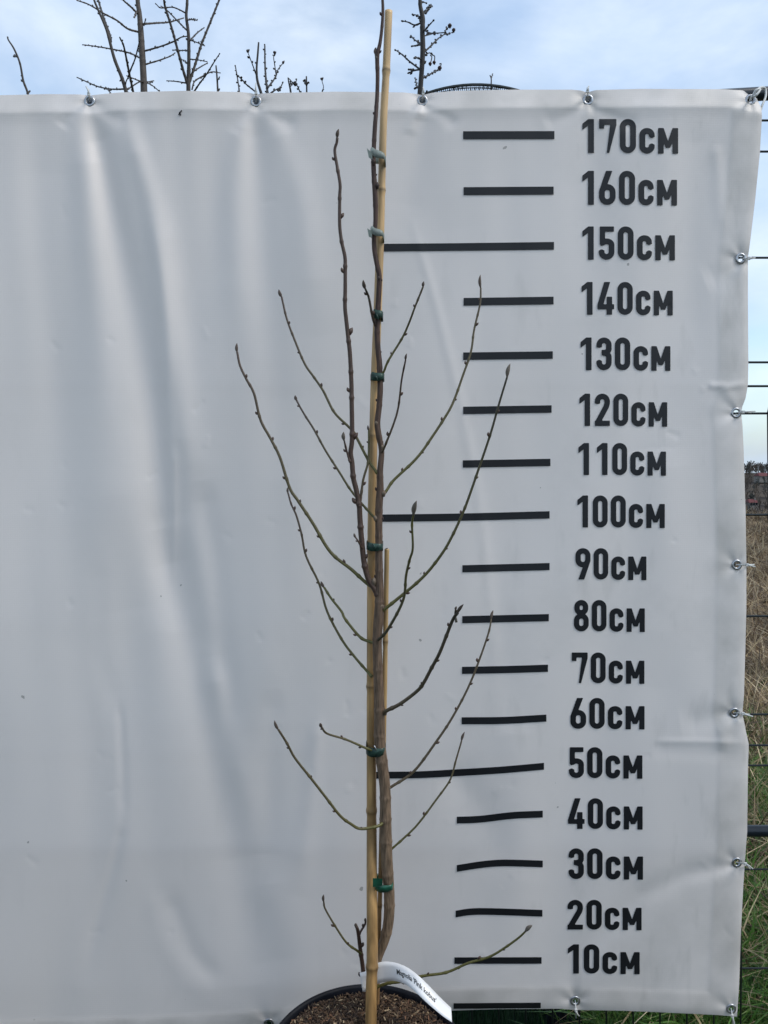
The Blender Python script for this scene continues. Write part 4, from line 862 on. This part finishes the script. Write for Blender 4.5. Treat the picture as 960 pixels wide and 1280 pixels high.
bare('bare_tree', 3.1, [(159, 120, 4.8), (153, 99, 4.4), (143.5, 75, 4), (138, 55, 3.6), (132.6, 35.6, 3.2), (121.7, 10, 2.8), (117.7, 0, 2.6), (108, -30, 2)], [
 ([(138.5, 50), (137, 43), (129.6, 22), (122.7, 0), (119, -14)], 3, 2), ([(159, 111), (147, 111.6), (135.5, 111), (121.7, 108), (110, 103), (97, 97)], 2.2, 1.3), ([(168, 122), (161, 89), (155, 59), (150, 47.5)], 3, 2),
 ([(160, 97), (163, 88), (169, 73), (174, 53)], 2, 1.4), ([(158, 113), (165, 108), (176, 102), (190, 103)], 1.8, 1.2), ([(132, 109), (138, 116)], 1.6, 1.2), ([(156, 104), (151, 100)], 1.5, 1.2), ([(157, 106), (160, 97)], 1.6, 1.2)],
 'slanting bare tree leaning left beside the thickest trunk', 'tree', GT, FB, seed=2)
bare('bare_tree', 3.4, [(235.5, 120, 5.4), (235.5, 100, 5.2), (236, 79, 4.4), (235.6, 43.6, 4), (232.8, 20, 3.6), (234, 0, 3.4), (234, -60, 2.4)], [
 ([(234.5, 106), (229, 88), (222.7, 65), (214.8, 35.6), (206.8, 10), (205, 0), (203, -16)], 3.4, 2.4), ([(236.5, 104), (244.5, 79), (252, 55), (262, 30), (274, 0), (280, -16)], 3.4, 2.2),
 ([(233, 17), (224, 12), (214.8, 9), (201, 10), (196, 6)], 1.8, 1.2), ([(233.6, 38), (220.7, 25), (209, 13), (202, 8)], 1.9, 1.2), ([(235, 25), (246, 25.4)], 1.6, 1.2), ([(236.5, 52), (246, 41.6), (255, 34.7)], 1.9, 1.2),
 ([(237, 50), (246, 53), (255, 57)], 1.6, 1.2), ([(238, 74), (248, 75), (258, 77)], 1.6, 1.1), ([(234.5, 80), (226.6, 74)], 1.6, 1.1), ([(233, 104), (222, 102), (210, 101)], 1.8, 1.2), ([(241, 90), (250, 84), (259, 79)], 1.7, 1.2),
 ([(241, 117), (249, 105), (258, 93), (268, 77), (274, 68)], 2.3, 1.3), ([(240, 112), (243, 102), (252, 96), (264, 90), (274, 91)], 2, 1.2), ([(235, 63), (226, 63), (216, 62.5)], 1.6, 1.1), ([(256, 94), (250, 97)], 1.4, 1.1)],
 'bare tree with three stems spreading like a fork above the banner', 'tree', GT, FB, seed=3)
bare('bare_tree', 2.9, [(272.6, 122, 2.6), (271.5, 100, 2.2), (270, 82, 1.8)], [([(272, 104), (273.5, 98)], 1.4, 1.1)], 'single thin bare shoot right of the fork stemmed tree', 'shrub', 'small bare shrubs peeping over the banner', FB, seed=4)
bare('bare_tree', 2.7, [(36, 124, 3), (34, 114, 2.8), (29, 100.6, 2.6), (24.8, 78.8, 2.4), (17.5, 61, 2.2), (10.5, 50, 1.8), (9.5, 46, 2)], [([(34.5, 116), (37.5, 113.5)], 2, 1.6), ([(29, 101), (26.5, 100)], 1.8, 1.4), ([(21, 71), (17.5, 69)], 1.8, 1.4)], 'lone leaning bare shoot at the far upper left', 'shrub', 'small bare shrubs peeping over the banner', FB, seed=5, budsz=.007)
bare('budding_shrub', 2.3, [(329, 126, 4), (326, 115, 3.6), (321.6, 100, 3.2), (320.8, 85.4, 2.6), (322.3, 66.5, 2.4), (323.3, 53, 2)], [
 ([(334.5, 122), (334, 112), (332.5, 100), (331.3, 81), (331, 57)], 3.4, 1.8), ([(334.5, 110), (344, 97), (347, 88), (353.5, 79)], 2.4, 1), ([(345, 93), (343.5, 82), (342, 72), (343, 67)], 1.4, .9), ([(320, 93), (315.7, 81), (310, 66)], 1.6, .9),
 ([(321, 116), (308.4, 106), (303, 100), (296, 93.4)], 2, 1.3), ([(299.6, 118), (297.5, 102), (294.3, 83)], 1.9, 1.3), ([(336, 118), (345.6, 111.7), (350, 110), (353, 104.5)], 2, 1.3), ([(348, 114), (350, 109)], 1.8, 1.4)],
 'small dark shrub crowded with buds above the second eyelet', 'shrub', 'small bare shrubs peeping over the banner', FK, [(343.2, 65.5, 1.7, 343, 70), (354.2, 78, 1.6, 353, 80), (309.5, 63.5, 1.6, 310, 66)], seed=6, budsz=.008)
bare('fruiting_shrub', 2.4, [(364, 122, 2.6), (363, 112, 2.4), (361, 103, 1.8), (360, 97, 1.4)], [([(361, 98), (366, 103), (369, 104)], 1.2, .9), ([(376, 118), (373, 110), (370, 105)], 1.6, 1.2), ([(363.4, 108), (365, 104)], 1.4, 1.1)], 'tiny fruiting twig just above the banner beside the budding shrub', 'shrub', 'small bare shrubs peeping over the banner', FK, [(369, 104.4, 2.6, 369.5, 99)], seed=7)
bare('bare_tree', 2.4, [(383.5, 122, 2.2), (383.3, 108, 1.9), (383, 95.5, 1.8)], [([(383.3, 105), (381, 100)], 1.6, 1.2), ([(383.3, 107), (385.4, 103)], 1.5, 1.1)], 'short upright bare shoot between two fruiting twigs', 'shrub', 'small bare shrubs peeping over the banner', FK, seed=8)
bare('fruiting_shrub', 2.4, [(402, 122, 1.4), (402.6, 114, 1.2), (404.5, 109, 1), (402.4, 101, .9)], [([(402.8, 114), (404.5, 112)], 1, .9)], 'hair thin curved twig with one tiny berry left of the leader', 'shrub', 'small bare shrubs peeping over the banner', FK, [(401.8, 98.5, 1.4, 402.5, 101)], seed=9, budsz=.003)
bare('fruiting_tree', 2.3, [(524.5, 126, 7), (525.4, 112, 6.6), (527.2, 88.5, 6.2), (528.6, 62, 6.6), (528, 39, 6.2), (528.4, 23, 6), (525.6, 9, 5), (525, 0, 4.6), (523, -50, 3.6)], [
 ([(526, 87.5), (511, 76), (502.4, 68), (495, 63)], 2.4, 1.3), ([(525, 87), (518, 88), (513, 90)], 2.4, 1.6), ([(516, 88), (512, 87)], 1.6, 1.2), ([(529.7, 66), (541, 55), (548, 48), (555.5, 42.5), (558, 34.5)], 2.4, 1), ([(556, 43), (561, 42), (567, 40)], 1.3, .9),
 ([(530, 37), (536, 41), (543, 41.6), (555.5, 40.7)], 2.2, 1.2), ([(530, 45), (538, 43), (543, 41.6)], 1.5, 1.1), ([(531, 38), (536, 32), (541, 26.6)], 2.2, 1.3), ([(530, 17), (538.7, 6)], 1.6, 1.2), ([(536, 9), (540, 8)], 1.4, 1.1), ([(525.4, 2), (533, 4)], 1.5, 1.2),
 ([(527, 28), (521, 31), (516.6, 31), (511, 28), (505, 26.6)], 2.4, 1.2), ([(525, 27), (523, 20), (516, 18)], 1.8, 1.1), ([(527, 55), (518, 49.6), (514, 45)], 2, 1.4), ([(526, 55.5), (515.7, 57.6)], 2.2, 1.4), ([(528, 98), (541, 91), (546.7, 87.7)], 2.2, 1.3),
 ([(529, 69), (532.5, 68), (537, 66), (540, 68)], 1.6, .9), ([(526, 74), (519, 72.6)], 2, 1.4), ([(524.5, 110), (521.5, 108), (519, 98)], 1.8, 1.3), ([(523, 109), (518.6, 111)], 1.6, 1.2), ([(526, 112), (530, 119), (533, 115)], 1.6, 1.2)],
 'dark knobbly tree with hanging crab apples right of the tall stake', 'tree', GT, FK, [(562.6, 32, 2.6, 559, 36), (567.4, 37.5, 2.3, 566, 40), (538, 79.7, 2.2, 538, 69), (543, 78, 2.2, 540, 68.5), (550, 85, 2.7, 549.5, 80)], seed=10, budsz=.009)
bare('bare_tree', 2.6, [(614, 122, 1.9), (614, 106, 1.7), (614, 98, 1.5), (612.3, 94, 1.2)], [([(614, 98), (616, 92)], 1.3, 1)], 'forked thin twig sticking up through the black netting', 'shrub', 'small bare shrubs peeping over the banner', FB, seed=12, budsz=.004)

# black netting over a hoop frame
YN = 2.45
tl_ = at(596, 106, YN); rN = .47; zc = tl_[2] - rN
net = empty('net_tunnel', (tl_[0], YN, 0), 'black garden netting stretched over a hoop behind the banner', 'netting')
def hoop(y, dz=0):
    P = [(tl_[0] - rN, y, 0)] + [(tl_[0] - rN * math.cos(a), y, zc + dz + rN * math.sin(a)) for a in np.linspace(0, math.pi, 40)] + [(tl_[0] + rN, y, 0)]
    return P
for y, dz in ((YN, 0), (YN + .45, -.01)):
    m = MB(); tube(m, hoop(y, dz), .0035, 8); m.build('hoop', M_WIRE, net)
m = MB()
for k in range(44):
    y = YN + .0107 * k - .0; sag = .012 * math.sin(k * .9)
    P = [(tl_[0] - (rN + .004) * math.cos(a), y, zc + (rN + .004 + sag * .3) * math.sin(a)) for a in np.linspace(.15, math.pi - .15, 48)]; tube(m, P, .0011, 4)
for a in np.linspace(.35, math.pi - .35, 190):
    P = [(tl_[0] - (rN + .004) * math.cos(a), YN + .45 * q, zc + (rN + .004 + .004 * math.sin(q * 20)) * math.sin(a)) for q in np.linspace(0, 1, 10)]; tube(m, P, .0011, 4)
m.build('net', M_WIRE, net)
m = MB()
for x_ in np.arange(-rN + .02, rN - .01, .013):
    zt_ = zc + math.sqrt(max(rN ** 2 - x_ ** 2, 0)); tube(m, [(tl_[0] + x_, YN + .004, .02), (tl_[0] + x_ + .003, YN + .004, zt_)], .0011, 4)
for z_ in np.arange(zc, zc + rN - .004, .014):
    hx = math.sqrt(rN ** 2 - (z_ - zc) ** 2); tube(m, [(tl_[0] - hx, YN + .005, z_), (tl_[0], YN + .005, z_ + .002), (tl_[0] + hx, YN + .005, z_)], .0011, 4)
m.build('end_net', M_WIRE, net)
